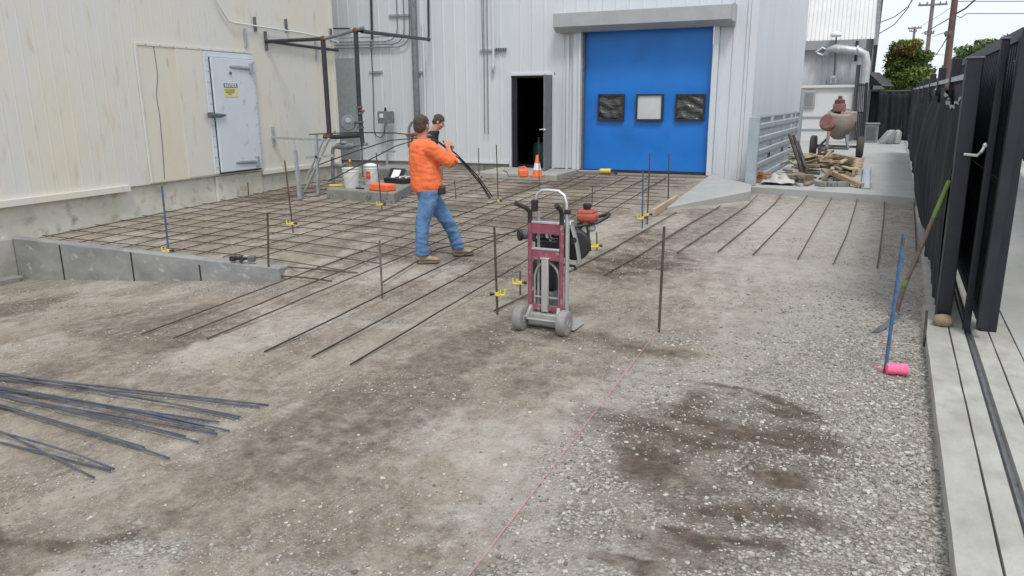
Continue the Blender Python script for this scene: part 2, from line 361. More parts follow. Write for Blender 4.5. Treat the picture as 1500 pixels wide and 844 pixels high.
# ------------------------------------------------------------------ ground
_gr = {}
def vnoise(x, y, s, seed):
    if seed not in _gr: _gr[seed] = np.random.default_rng(seed).random((256, 256))
    g = _gr[seed]; X = x*s+500; Y = y*s+500; xi = np.floor(X).astype(int); yi = np.floor(Y).astype(int); fx = X-xi; fy = Y-yi
    fx = fx*fx*(3-2*fx); fy = fy*fy*(3-2*fy); a = lambda i, j: g[(xi+i) % 256, (yi+j) % 256]
    return (a(0, 0)*(1-fx)+a(1, 0)*fx)*(1-fy)+(a(0, 1)*(1-fx)+a(1, 1)*fx)*fy
def fbm(x, y, s, seed, o=4): return sum(vnoise(x, y, s*2**i, seed+i)*.5**i for i in range(o))/sum(.5**i for i in range(o))
WET = [(1080, 580, .42, .09, -.2, 1.), (1150, 598, .25, .06, -.4, .9), (1070, 625, .55, .16, -.1, .55), (940, 640, .10, .30, .3, .85), (975, 690, .10, .34, .2, .8),
       (1030, 700, .45, .2, -.1, .6), (1110, 705, .35, .12, 0, .75), (1020, 785, .30, .06, -.2, 1.), (1075, 795, .2, .06, -.2, .9), (930, 835, .28, .07, 0, 1.), (1060, 640, .8, .42, .1, .9), (980, 650, .35, .35, .1, .9), (1100, 600, .5, .12, -.2, .9), (1120, 690, .4, .2, .1, .8), (960, 690, .2, .3, .1, .8), (1000, 600, .2, .3, .2, .7), (1130, 660, .3, .2, .1, .7), (1090, 760, .5, .16, 0, .7), (990, 800, .6, .2, 0, .5), (1180, 700, .2, .08, 0, .6),
       (60, 795, .5, .12, .4, .75), (30, 830, .4, .1, .3, .6), (860, 495, .8, .18, 0, .55), (930, 385, .6, 1.0, -.6, .9), (960, 350, .4, .5, 0, .7), (760, 400, .9, .5, .2, .6), (700, 380, .8, .6, 0, .5), (870, 500, .9, .2, .1, .7), (845, 545, .9, .25, .2, .35),
       (620, 430, .9, .35, .3, .35), (720, 390, .8, .4, .2, .5), (905, 400, .6, .3, 0, .5), (515, 385, .3, .12, 0, .55), (500, 398, .25, .1, .3, .5), (560, 790, 1., .3, .3, .3), (300, 560, 1., .3, .3, .3),
       (480, 700, 1., .25, .4, .3), (240, 770, .8, .2, .4, .35), (640, 345, .4, .3, 0, .3), (760, 440, .3, .12, 0, .5), (1140, 590, .15, .05, -.4, .9)]
DUST = [(870, 590, .35, .5, -.4, .6), (790, 640, .3, .4, -.3, .5), (160, 440, .9, .2, .1, .5), (520, 600, .8, .2, .3, .3), (350, 560, .6, .12, .2, .35), (560, 475, .6, .12, .2, .55), (180, 590, .5, .2, 0, .35),
        (500, 640, .6, .2, .5, .35), (1150, 330, 1.8, 2.8, 0, .85), (1200, 450, 1.2, .9, 0, .75), (1180, 400, 1.5, 1.0, 0, .8), (1060, 430, .5, .6, 0, .55), (640, 520, .5, .15, .3, .35), (150, 700, .5, .15, .4, .3),
        (700, 440, .4, .15, .2, .4), (1150, 500, .8, .3, 0, .4), (1250, 560, .5, .4, 0, .35), (420, 400, .3, .15, 0, .5), (1010, 330, .4, .5, 0, .3)]
def patches(L, x, y):
    r = np.zeros_like(x)
    x, y = x+(fbm(x, y, 2.2, 41)-.5)*.55+(fbm(x, y, 7, 44, 3)-.5)*.12, y+(fbm(x, y, 2.2, 47)-.5)*.45+(fbm(x, y, 7, 49, 3)-.5)*.12
    for (px, py, a, b, rot, s) in L:
        c = GT(px, py); dx = x-c[0]; dy = y-c[1]
        u = (dx*math.cos(rot)+dy*math.sin(rot))/a; v = (-dx*math.sin(rot)+dy*math.cos(rot))/b
        r = np.maximum(r, s*np.exp(-(u*u+v*v)**1.3*.7))
    return r
SB = GT(965, 487)    # string runs front-back from here
def maps(x, y):
    wob = (fbm(x, y, .9, 31)-.5)
    g = sst(-1.75, -1.05, x+wob*1.2)*(1-.35*sst(6.5, 9., y))*(.68+.32*sst(-.9, .1, x+wob*.8))
    g = g*(1-.45*sst(4.2, 6.5, y)*sst(.3, -.9, x))
    g = np.maximum(g, .85*np.exp(-(((x+6)/1.4)**2+((y-6.2)/.25)**2)))
    for (px, py, a, b, s) in ((700, 430, .6, .2, .9), (200, 800, .5, .25, .8), (560, 470, .7, .18, .7), (330, 590, .5, .15, .6), (950, 590, .3, .25, .6), (140, 610, .5, .12, .5), (900, 700, .35, .5, .9), (820, 790, .4, .3, .7), (1000, 500, .4, .3, .8), (470, 840, .4, .15, .6), (330, 800, .5, .15, .5)):
        c = GT(px, py); g = np.maximum(g, s*np.exp(-(((x-c[0])/a)**2+((y-c[1])/b)**2)))
    wet = patches(WET, x, y)*(.66+.42*sst(.36, .58, fbm(x*1.2+y*.4, y*3.2, 2.0, 121))); dust = patches(DUST, x, y)
    wet = np.maximum(wet, .50*sst(.48, .66, fbm(x*1.5-y*.2, y*.8, .8, 77))*sst(-.4, -1.6, x))
    dust = np.maximum(dust, .55*sst(.50, .68, fbm(x*1.6-y*.2, y*.8, 1.0, 91)))
    g = g*(1-.75*np.clip(wet*1.3-.25, 0, 1)); return g, wet, dust
def zdet(x, y, g):
    inn = (x < XK(y)+.05)
    return inn*((fbm(x, y, .7, 5)-.5)*.03+(fbm(x, y, 6, 15, 4)-.5)*.020+(fbm(x, y, 14, 25, 2)-.5)*.012*(.3+g)
                -.02*sst(.50, .44, np.abs(((x+3.2)*1.0) % 1.3-.65))*0)
xs = np.concatenate([[-400, -200, -100, -50, -25, -16, -13, -11.2], np.arange(-10.7, 1.6, .035), [1.8, 2.2, 3, 5, 8, 14, 30, 60, 120, 250, 400]])
ys = np.concatenate([[-200, -100, -40, -15, -6, -3, -1, 0, .6], np.arange(1.0, 6.55, .03), np.arange(6.56, 6.72, .04), np.arange(6.75, 10, .04), np.arange(10, 16.9, .07), [17.5, 19, 22, 26, 32, 40, 60, 100, 200, 400, 700]])
XX, YY = np.meshgrid(xs, ys); gx, gy = XX.ravel(), YY.ravel()
gg, wet, dust = maps(gx, gy)
fine = (gx > -10.8) & (gx < 1.7) & (gy > .8) & (gy < 17)
gz = H(gx, gy)+np.where(fine, zdet(gx, gy, gg), 0)
nx, ny = len(xs), len(ys)
idx = np.arange(nx*ny).reshape(ny, nx)
quads = np.stack([idx[:-1, :-1], idx[:-1, 1:], idx[1:, 1:], idx[1:, :-1]], -1).reshape(-1, 4)
def npmesh(name, V, Fq, mt, sm=True):
    me = bpy.data.meshes.new(name); k = Fq.shape[1]
    me.vertices.add(len(V)); me.vertices.foreach_set('co', V.astype(np.float32).ravel())
    me.loops.add(Fq.size); me.loops.foreach_set('vertex_index', Fq.astype(np.int32).ravel())
    me.polygons.add(len(Fq)); me.polygons.foreach_set('loop_start', np.arange(0, Fq.size, k, dtype=np.int32))
    me.polygons.foreach_set('use_smooth', [sm]*len(Fq))
    me.update(calc_edges=True); me.validate(); me.materials.append(mt)
    o = bpy.data.objects.new(name, me); COL.objects.link(o); return o
go = npmesh('ground', np.stack([gx, gy, gz], 1), quads, M['ground']); go['kind'] = 'structure'
for nm, a in (('grav', gg), ('wet', wet), ('dust', dust)):
    at = go.data.attributes.new(nm, 'FLOAT', 'POINT'); at.data.foreach_set('value', a.astype(np.float32))
# gravel: real stones
def stones(name, N, x0, x1, y0, y1, smin, smax, dens, mt, seed):
    r = np.random.default_rng(seed); x = r.uniform(x0, x1, N); y = y0+(y1-y0)*r.random(N)
    g, wt, d = maps(x, y); pr = dens(x, y, g, wt); k = r.random(N) < pr; x, y, g = x[k], y[k], g[k]; n = len(x)
    base = np.array([(1, 0, 0), (-1, 0, 0), (0, 1, 0), (0, -1, 0), (0, 0, 1), (0, 0, -1)], float)
    tri = np.array([(0, 2, 4), (2, 1, 4), (1, 3, 4), (3, 0, 4), (2, 0, 5), (1, 2, 5), (3, 1, 5), (0, 3, 5)])
    # cube-like template with 8 jittered corners gives angular crushed rock
    cb = np.array([(a, b, c) for a in (-1, 1) for b in (-1, 1) for c in (-1, 1)], float)*.62
    V0 = np.concatenate([base*.95, cb])   # 14 verts
    fc = []
    for ax in range(3):
        for sgn in (0, 1):
            ctr = ax*2+(0 if sgn else 1)
            cs = [6+a*4+b*2+c for a in (0, 1) for b in (0, 1) for c in (0, 1) if (a, b, c)[ax] == sgn]
            o_ = [cs[0], cs[1], cs[3], cs[2]]
            if (ax == 1) == bool(sgn): o_ = o_[::-1]
            o_ = o_[::-1] if ax != 1 else o_[::-1]
            for q in range(4): fc.append((ctr, o_[q], o_[(q+1) % 4]))
    fc = np.array(fc)
    V = V0[None]+r.normal(0, .16, (n, 14, 3))
    s = smin*(smax/smin)**(r.random(n)**2.2)
    V = V*s[:, None, None]*np.stack([r.uniform(.8, 1.3, n), r.uniform(.7, 1.1, n), r.uniform(.4, .75, n)], 1)[:, None, :]
    a = r.uniform(0, 6.28, n); ca, sa = np.cos(a), np.sin(a)
    VX = V[:, :, 0]*ca[:, None]-V[:, :, 1]*sa[:, None]+x[:, None]; VY = V[:, :, 0]*sa[:, None]+V[:, :, 1]*ca[:, None]+y[:, None]
    z = H(x, y)+zdet(x, y, g)+s*.18
    VZ = V[:, :, 2]+z[:, None]
    VV = np.stack([VX, VY, VZ], 2).reshape(-1, 3); FF = (fc[None]+14*np.arange(n)[:, None, None]).reshape(-1, 3)
    o = npmesh(name, VV, FF, mt, False); o['kind'] = 'stuff'
    t = np.repeat(r.random(n), 14); at = o.data.attributes.new('tone', 'FLOAT', 'POINT'); at.data.foreach_set('value', t.astype(np.float32))
    return o
def stone_mat():
    mt = bpy.data.materials.new('crushed_stone'); mt.use_nodes = True; n = mt.node_tree; b = n.nodes['Principled BSDF']
    a = n.nodes.new('ShaderNodeAttribute'); a.attribute_name = 'tone'; cr = n.nodes.new('ShaderNodeValToRGB'); e = cr.color_ramp.elements
    e[0].color = (.14, .12, .10, 1); e[0].position = 0; e[1].color = (.54, .52, .475, 1); e[1].position = 1
    for p, c in ((.25, (.27, .25, .22)), (.7, (.38, .36, .33)), (.93, (.47, .45, .41))):
        q = e.new(p); q.color = (*c, 1)
    n.links.new(a.outputs['Fac'], cr.inputs[0]); n.links.new(cr.outputs[0], b.inputs['Base Color']); b.inputs['Roughness'].default_value = .95
    return mt
SM = stone_mat()
inside = lambda x, y: (x < XK(y)-.02)
tag(stones('gravel', 170000, -2.2, 1.15, 1.6, 8.2, .0035, .016, lambda x, y, g, w: inside(x, y)*np.clip(g*1.15-.10-w*.6, .03, 1)*np.clip(1.1-(y-2)/7, .12, 1)*np.clip(sst(.28,.56,fbm(x, y, 1.6, 55))+.15, 0, 1)*np.clip(.75+x*.5,.5,1), SM, 3), 'loose crushed grey gravel beside the gate kerb', 'gravel')
tag(stones('gravel', 190000, -10.3, 1.1, 1.6, 11, .003, .011, lambda x, y, g, w: inside(x, y)*((y < 6.5) | (x > -5.6))*np.clip(.34+g*.55, 0, 1)*sst(.36, .66, fbm(x*.8+y*.2, y*1.5-x*.6, 1.7, 66)), SM, 4), 'small stones scattered over the brown dirt', 'gravel')
# ------------------------------------------------------------------ kerb, gate track, driveway, slabs
def kline(off, y): return XK(y)+off
def kstrip(name, o0, o1, dz0, dz1, ya, yb, mt, n=150, th=.35, struct_=True):
    mb = MB(); vs = []; fs = []
    for i in range(n+1):
        y = ya+(yb-ya)*i/n; z = HK(y)
        w0 = .007*(float(fbm(np.array([y*1.0]), np.array([o0*9.]), 2.5, 201))-.5); w1 = .007*(float(fbm(np.array([y*1.0]), np.array([o1*9.]), 2.5, 202))-.5)
        vs += [(XK(y)+o0+w0, y, z+dz0), (XK(y)+o1+w1, y, z+dz1), (XK(y)+o1+w1, y, z-th), (XK(y)+o0+w0, y, z-th)]
    for i in range(n):
        b = i*4
        for k in range(4): fs.append((b+k, b+(k+1) % 4, b+4+(k+1) % 4, b+4+k))
    fs += [(0, 1, 2, 3), (n*4+3, n*4+2, n*4+1, n*4)]
    mb.add(vs, fs); o = obj(name, mb, mt, sm=False)
    if struct_: o['kind'] = 'structure'
    return o
kstrip('kerb', 0, .17, 0, 0, -3, 7.75, M['conc'])
kstrip('kerb', .05, .17, -.03, -.03, 7.75, 34, M['conc'])
kstrip('pavement', .182, .285, 0, 0, -3, 34, M['conc'])
kstrip('track_bed', .17, .40, -.035, -.035, -3, 34, M['conc_dark'])
kstrip('pavement', .345, .46, 0, 0, -3, 34, M['conc'])
kstrip('pavement', .472, .62, .001, .001, -3, 34, M['conc'])
kstrip('driveway', .632, 9., .0, .0, -3, 60, M['conc_new'])
gt = MB(); ym = np.linspace(-2.5, 20, 12)
gt.tube([(XK(y)+.315, y, HK(y)-.028) for y in ym], .012, 6)
tag(obj('gate_track', gt, M['darkgrey']), 'steel gate rail sunk in the groove along the concrete kerb', 'gate track')
# retaining wall bottom left
rw = thing('retaining_wall', (-8.0, 6.6, -.4), 'low grey concrete retaining wall below the rebar mat', 'low wall')
mb = MB(); mb.prism([(-10.42, 6.57, .205), (-5.74, 6.57, .15), (-5.74, 6.73, .15), (-10.42, 6.73, .205)], -.6, 0); obj('wall', mb, M['conc_wall'], rw, sm=False, bv=.01)
for px in (93, 195, 293):
    p = AY(px, 400, 6.563); mb = MB().box((p[0], 6.566, -.2), (.016, .012, .74 if px < 280 else .6)); obj('joint', mb, M['blackpipe'], rw, sm=False)
rw2 = thing('retaining_wall', (-10.5, 5, -.5), 'pale concrete return wall running forward from the left wall corner', 'low wall')
obj('wall', MB().bb(-10.7, -10.36, 0, 6.565, -.7, .2), M['conc'], rw2, sm=False, bv=.01)
obj('footing', MB().bb(-10.3605, -10.16, 0, 6.5, -.8, -.30), M['conc_dark'], rw2, sm=False, bv=.01)
# far slab
SZ = .36
s0 = G(1107, 273, SZ); s1 = G(1341, 289, SZ)
mb = MB(); mb.prism([(s0[0]-.4, s0[1]+.05), (s1[0], s1[1]), (s1[0]+.07*20, s1[1]+20), (s0[0]-1.0, s1[1]+20)], 0, SZ); struct('concrete_slab', mb, M['conc_new'], sm=False, bv=.012)
mb = MB(); mb.prism([(-9, 34.9), (30, 34.9), (30, 60), (-9, 60)], -.05, .30); struct('yard_ground', mb, M['conc'], sm=False)
# wedge of concrete
A = G(977, 302, .27); B = G(1036, 264, .37); C = G(1094, 274, .40); D = G(1100, 279, .39)
mb = MB(); mb.prism([(A[0], A[1], .25), (D[0], D[1], .38), (C[0]+.05, C[1]+.3, .42), (B[0]+.1, 16.4, .44), (B[0]-.02, 16.4, .44)], -.05, 0)
tag(obj('ramp_kerb', mb, M['conc_new'], sm=False, bv=.008), 'wedge shaped grey concrete kerb right of the blue roll door', 'concrete kerb')
mb = MB().bb(-7.3, -5.35, 14.95, 16.44, .1, .47); tag(obj('landing', mb, M['conc'], sm=False, bv=.015), 'grey concrete landing in front of the open dark door', 'landing')
mb = MB().bb(-5.35, -2.42, 16.25, 16.9, .1, .41); tag(obj('door_sill', mb, mat('stained_sill', (.22, .17, .14), (.30, .24, .20), 4, .9), sm=False, bv=.01), 'brownish concrete sill below the blue roll door', 'sill')
# ------------------------------------------------------------------ left building
LX = -10.4; LY1 = 14.25
lb = thing('cold_store_building', (-13, 9, .2), 'weathered cream metal clad building with white freezer door', 'building')
mb = MB(); mb.ribs((LX, 14.25), (LX, 1.0), .70, 9, .205, .0015, .03, (1, 0), .06)
mb.ribs((LX-7.5, 14.25), (LX-.06, 14.25), .70, 9, .205, .007, .03, (0, 1), .06); mb.bb(LX-7.5, LX-.1, 1, 14.15, 8.9, 9)
obj('wall', mb, M['cream'], lb, sm=False)
mb = MB().bb(LX-7, LX-.055, .5, 14.19, -.8, .70); mb.bb(LX-.054, LX+.0, 10.45, 11.65, .2, .69)
obj('footing', mb, M['footing'], lb, sm=False, bv=.01)
mb = MB(); mb.prism([(LX-.05, 1.0), (LX+.06, 1.0), (LX+.06, 8.55), (LX-.05, 8.55)], .64, .73); obj('flashing', mb, M['cream'], lb, sm=False)
mb = MB(); mb.bb(LX-.02, LX+.04, 11.65, 14.2, .62, .70); obj('flashing', mb, M['cream'], lb, sm=False)
def xp(px, py, X=LX): p = AX(px, py, X); return p
pp = MB().bb(LX+.008, LX+.022, 9.02, 10.40, .72, 2.92); obj('patch_panel', pp, M['tan_panel'], lb, sm=False)
mb = MB(); mb.bb(LX+.022, LX+.030, 9.80, 10.38, .74, 2.90); obj('patch_panel', mb, M['cream'], lb, sm=False)
mb = MB()
pts = [AX(x, y, LX+.026) for x, y in ((225, 68), (231, 110), (229, 140), (234, 170), (238, 215), (241, 262))]
mb.tube(pts, .006, 5); obj('seam_crack', mb, M['darkgrey'], lb)
mb = MB(); mb.bb(LX+.008, LX+.035, 9.0, 11.66, 2.92, 2.95); mb.bb(LX+.008, LX+.035, 8.99, 9.02, .72, 2.92); obj('panel_trim', mb, M['cream'], lb, sm=False)
mb = MB(); mb.bb(LX+.01, LX+.05, 10.40, 10.50, .74, 2.90); mb.bb(LX+.01, LX+.05, 11.60, 11.66, .74, 2.90); mb.bb(LX+.01, LX+.05, 10.50, 11.60, 2.81, 2.90)
obj('door_frame', mb, M['door_white'], lb, sm=False, bv=.004)
rm = MB()
for k in range(11):
    z = .85+k*.19
    for yy in (10.43, 10.47, 11.63): rm.lathe([(.008, 0), (.008, .004)], (LX+.051, yy, z), (1, 0, 0), 6)
for k in range(9): rm.lathe([(.008, 0), (.008, .004)], (LX+.036, 9.2+k*.28, 2.935), (1, 0, 0), 6)
obj('rivet', rm, M['darkgrey'], lb)
d = obj('door', MB().bb(LX+.02, LX+.09, 10.515, 11.585, .76, 2.80), M['door_white'], lb, sm=False, bv=.012)
mb = MB(); mb.bb(LX+.02, LX+.062, 10.503, 10.514, .76, 2.8); mb.bb(LX+.02, LX+.062, 10.51, 11.59, .735, .755); obj('door_gasket', mb, M['black'], lb, sm=False)
mb = MB(); q = LX+.10
for (pa, pb) in (((336, 97), (366, 100)), ((346, 238), (376, 236))):
    a = AX(*pa, q); b = AX(*pb, q)
    mb = MB(); t = np.linspace(0, 1, 7); mb.tube([(q, a[1]+(b[1]-a[1])*k, a[2]+(b[2]-a[2])*k) for k in t], [(.012, .012)]+[(.022, .035)]*2+[(.022, .042)]*3+[(.02, .045)], 8)
    mb.bb(q-.02, q+.04, b[1]-.02, b[1]+.05, b[2]-.09, b[2]+.09); obj('hinge', mb, M['galv'], d)
a = AX(308, 169, q+.02); b = AX(331, 169, q+.02); mb = MB(); mb.tube([a, a*.75+b*.25, a*.4+b*.6, b], [(.02, .025), (.03, .04), (.028, .035), (.012, .015)], 8); mb.bb(q-.015, q+.03, a[1]-.03, a[1]+.1, a[2]-.05, a[2]+.05)
obj('handle', mb, M['darkgrey'], d)
a = AX(337, 107, q-.005); obj('peephole', MB().lathe([(.025, 0), (.03, .015), (.02, .03)], a, (1, 0, 0), 10), M['darkgrey'], d)
def text(body, loc, size, mt, parent, name='lettering', axis='x', sx=1):
    cu = bpy.data.curves.new('t', 'FONT'); cu.body = body; cu.size = size; cu.extrude = .001; cu.align_x = 'CENTER'; cu.align_y = 'CENTER'; cu.space_line = .9; cu.offset = size*.012
    t = bpy.data.objects.new('t', cu); COL.objects.link(t); bpy.context.view_layer.update()
    me = bpy.data.meshes.new_from_object(t.evaluated_get(bpy.context.evaluated_depsgraph_get())); bpy.data.objects.remove(t)
    mb = MB()
    for v in me.vertices:
        x, y, z = v.co
        if axis == 'x': mb.v.append((loc[0]+z, loc[1]+x*sx, loc[2]+y))     # faces +X, reads along +Y
        else: mb.v.append((loc[0]+x*sx, loc[1]-z, loc[2]+y))
    mb.f = [tuple(p.vertices) for p in me.polygons]
    return obj(name, mb, mt, parent, sm=False)
sgx = LX+.092
a = AX(327, 122, sgx); b = AX(348, 142, sgx); zm = a[2]-(a[2]-b[2])*.33
sg = obj('notice_sign', MB().bb(sgx, sgx+.004, a[1], b[1]+.02, b[2], a[2]), M['notice_yel'], d, sm=False)
obj('sign_header', MB().bb(sgx+.004, sgx+.006, a[1], b[1]+.02, zm, a[2]), M['notice_blue'], sg, sm=False)
text('NOTICE', (sgx+.007, (a[1]+b[1])/2+.01, (zm+a[2])/2), .078, M['signwhite'], sg)
text('AUTHORIZED\nPERSONNEL\nONLY', (sgx+.005, (a[1]+b[1])/2-.02, (zm+b[2])/2), .04, M['darkgrey'], sg)
# wall brackets and conduit of the left building
for (x0, y0, x1, y1) in ((358, 42, 359, 69), (372, 25, 373, 46), (418, 28, 419, 47), (462, 61, 462, 88), (484, 42, 485, 60), (399, 186, 401, 214), (388, 46, 390, 74)):
    a = AX(x0, y0, LX+.02); b = AX(x1, y1, LX+.02)
    obj('pipe_bracket', MB().bb(LX+.006, LX+.045, a[1]-.02, a[1]+.025, b[2], a[2]), M['galv'] if x0 in (358, 399, 462) else M['darkgrey'], lb, sm=False)
obj('conduit', MB().tube([AX(*p, LX+.06) for p in ((312, -12), (318, 3), (334, 30), (340, 33), (400, 42), (440, 48), (470, 54), (496, 62))], .016, 8), M['white'], lb)
obj('corner_trim', MB().bb(LX-.05, LX+.02, 14.19, 14.28, .62, 9), M['cream'], lb, sm=False)
rng2 = random.Random(3)
# ------------------------------------------------------------------ main building
WY = 16.5
mbld = thing('loading_bay_building', (-6, 18, .4), 'white ribbed metal building with the blue roll-up door', 'building')
dx0, dx1, dz1 = -7.05, -6.02, 2.58
rx0, rx1, rz1 = -5.34, -2.43, 3.52
cxR = -1.62
mb = MB()
mb.ribs((-13.5, WY), (dx0-.05, WY), .55, 9, .30, .016, .05)
mb.ribs((dx0-.05, WY), (dx1+.05, WY), dz1+.05, 9, .30, .016, .05, phase=.1)
mb.ribs((dx1+.05, WY), (rx0, WY), .48, 9, .30, .016, .05, phase=.03)
mb.ribs((rx0, WY), (rx1, WY), rz1, 9, .30, .016, .05)
mb.ribs((rx1, WY), (cxR, WY), .33, 9, .26, .03, .10, phase=-.05)
sdx = cxR+.07*8.6
nrm = np.array((1, -.07)); nrm /= np.linalg.norm(nrm)
mb.ribs((cxR, WY+.001), (sdx, WY+8.6), .3, 9, 30, .003, .015, tuple(nrm))
obj('wall', mb, M['white'], mbld, sm=False)
obj('roof', MB().bb(-14, -1.7, WY+.1, WY+8.5, 8.9, 9), M['galv'], mbld, sm=False)
obj('corner_trim', MB().bb(cxR-.12, cxR+.02, WY-.04, WY+.06, .33, 9), M['white'], mbld, sm=False)
obj('footing', MB().bb(-13.5, dx0-.06, WY-.01, WY+.2, .1, .56), M['conc_dark'], mbld, sm=False)
mb = MB()
mb.bb(-13.5, dx0-.06, WY-.045, WY-.012, .538, .58)
obj('base_flashing', mb, M['white'], mbld, sm=False)
mb = MB()
for x in (-10.9, -9.43): mb.bb(x-.02, x+.02, WY-.03, WY-.004, .58, 9)
obj('wall_seam', mb, M['white'], mbld, sm=False)
# interior shell
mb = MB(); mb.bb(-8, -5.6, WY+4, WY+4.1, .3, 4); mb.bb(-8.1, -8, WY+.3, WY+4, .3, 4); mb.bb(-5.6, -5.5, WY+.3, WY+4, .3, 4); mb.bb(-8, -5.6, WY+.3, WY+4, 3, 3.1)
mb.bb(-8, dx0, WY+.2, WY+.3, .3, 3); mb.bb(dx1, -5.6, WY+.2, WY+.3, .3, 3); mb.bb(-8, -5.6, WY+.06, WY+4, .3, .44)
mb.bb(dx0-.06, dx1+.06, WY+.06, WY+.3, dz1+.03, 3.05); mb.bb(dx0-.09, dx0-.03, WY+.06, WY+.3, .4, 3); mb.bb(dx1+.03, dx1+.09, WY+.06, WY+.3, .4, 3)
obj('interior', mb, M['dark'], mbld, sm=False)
# person door
fr = MB(); fr.bb(dx0-.05, dx0, WY-.04, WY+.12, .47, dz1+.05); fr.bb(dx1, dx1+.05, WY-.04, WY+.12, .47, dz1+.05); fr.bb(dx0-.05, dx1+.05, WY-.038, WY+.122, dz1, dz1+.05)
obj('door_trim', fr, M['white'], mbld, sm=False)
fr = MB(); fr.bb(dx0, dx0+.13, WY+.02, WY+.10, .47, dz1); fr.bb(dx1-.03, dx1, WY+.0, WY+.10, .47, dz1); fr.bb(dx0+.13, dx1-.03, WY+.02, WY+.10, dz1-.05, dz1)
obj('door_frame', fr, M['blackpaint'], mbld, sm=False)
R = np.array(Matrix.Rotation(math.radians(-72), 3, 'Z'))
hz = (dx1-.035, WY-.02)
dr = MB(); c = np.array((hz[0], hz[1], 0))+R@np.array((-.43, 0, 0)); 
# leaf opened outwards, seen almost edge-on
ex = (AY(797, 250, WY-.82)[0], WY-.82)
dr.bar((hz[0], hz[1]-.01, 1.525), (ex[0], ex[1], 1.525), .045, 2.08); dl = obj('door_leaf', dr, M['doorgrey'], mbld, sm=False, bv=.004)
hh = AY(797, 190, WY-.80); hb = MB(); hb.tube([hh+[-.10, -.02, 0], hh+[0.02, -.03, 0.01]], .014, 6); hb.ell(hh+[.02, -.03, 0], (.04, .03, .03), n=8); obj('handle', hb, M['alu'], dl)
# machinery hint inside
obj('stored_drum', MB().lathe([(.0, 0), (.22, 0), (.24, .1), (.24, .5), (.2, .55)], (-6.72, WY+1.2, .44)), mat('teal_drum', (.02, .07, .08)), mbld)
# roll door
rd = MB(); W_ = rx1-rx0
def rdf(u, v):
    x = rx0+.06+u*(W_-.12); z = .46+v*(rz1+.05-.46); return (x, WY+.10+.035*math.sin(math.pi*u)*math.sin(math.pi*v)+.006*math.sin(v*19), z)
rd.sheet(rdf, 24, 30); rd.bb(rx0+.08, rx1-.08, WY+.16, WY+.17, .46, rz1)
rdo = obj('roll_door', rd, M['blue'], mbld, fix=False)
obj('bottom_seal', MB().bb(rx0+.08, rx1-.08, WY+.05, WY+.13, .405, .47), M['black'], rdo, sm=False)
for i, (x0, x1) in enumerate(((876, 913), (932, 970), (990, 1031))):
    a = AY(x0, 138, WY+.05); b = AY(x1, 177, WY+.05)
    mb = MB(); t = .035
    for q in ((a[0], b[0], a[2]-t, a[2]), (a[0], b[0], b[2], b[2]+t), (a[0], a[0]+t, b[2]+t, a[2]-t), (b[0]-t, b[0], b[2]+t, a[2]-t)): mb.bb(q[0], q[1], WY+.045, WY+.165, q[2], q[3])
    wf = obj('window', mb, M['black'], rdo, sm=False)
    def pf(u, v, a=a, b=b):
        return (a[0]+.03+u*(b[0]-a[0]-.06), WY+.075+(.001 if i == 1 else 1)*(.010*math.sin(7*v*2+3*math.sin(3*u+i*2))+.004*math.sin(15*u+9*v)), b[2]+.03+v*(a[2]-b[2]-.06))
    obj('pane', MB().sheet(pf, 30, 30), M['vinyl_reflect'] if i == 1 else M['vinyl_dark'], wf, fix=False)
mb = MB()
for q in ((rx0-.16, rx0-.021, WY-.10, WY-.018, .47, 3.5), (rx0-.02, rx0+.03, WY-.16, WY+.04, .47, 3.5), (rx1-.02, rx1+.09, WY-.12, WY+.04, .42, 3.5), (rx0-.33, rx0-.27, WY-.07, WY-.018, .47, 3.4)): obj('door_guide', MB().bb(*q), M['white'], mbld, sm=False, bv=.004)
obj('door_guide_slot', MB().bb(rx0+.03, rx0+.075, WY-.02, WY+.16, .45, 3.55), M['darkgrey'], mbld, sm=False)
ha = AY(810, 20, WY-.42); hb_ = AY(1076, 2, WY-.42)
hx0, hx1, hz1_ = ha[0], hb_[0], ha[2]; z2 = AY(812, 40, WY-.42)[2]
hm = MB(); prof = [(WY-.03, hz1_), (WY-.42, hz1_), (WY-.42, z2), (WY-.22, 3.47), (WY-.03, 3.47)]
n = len(prof); hm.add([(hx0, p[0], p[1]) for p in prof]+[(hx1, p[0], p[1]) for p in prof], [tuple(range(n)), tuple(range(2*n-1, n-1, -1))]+[(k, (k+1) % n, n+(k+1) % n, n+k) for k in range(n)])
hm.bb(hx1-.03, hx1+.015, WY-.44, WY-.03, z2-.04, hz1_+.02)
obj('door_housing', hm, M['grey_metal'], mbld, sm=False, bv=.006)
# pipes and conduits on back wall
def wp(px, py, off=.08): return AY(px, py, WY-off)
obj('large_pipe', MB().tube([wp(604, -30, .14), wp(612, 200, .14), wp(613, 250, .14)], .075, 12), M['midgrey'], mbld)
obj('downpipe', MB().tube([wp(619, 35, .05), wp(622, 120, .05), wp(624, 250, .05)], .03, 8), M['white'], mbld)
obj('pipe_clamp', MB().bar(wp(604, 105, .05), wp(620, 105, .05), .05, .03), M['galv'], mbld, sm=False)
obj('black_pipe', MB().tube([wp(627, -20, .2), wp(628, 52, .2), wp(627, 57, .22)], .028, 8), M['blackpipe'], mbld)
obj('black_pipe', MB().tube([wp(543, -20, .12), wp(545, 58, .12)], .03, 8), M['blackpipe'], mbld)
for i, x in enumerate((582, 592, 600)):
    obj('conduit', MB().tube([wp(x-2, -20), wp(x, 40), wp(x-1, 50+i*3), wp(x-8, 58+i*4), wp(x-18, 61+i*4), wp(488, 62+i*4.5)], .014, 6), M['midgrey'], mbld)
obj('conduit', MB().tube([wp(481, -10), wp(486, 41), wp(488, 42), wp(512, 42)], .018, 6), M['blackpipe'], mbld)
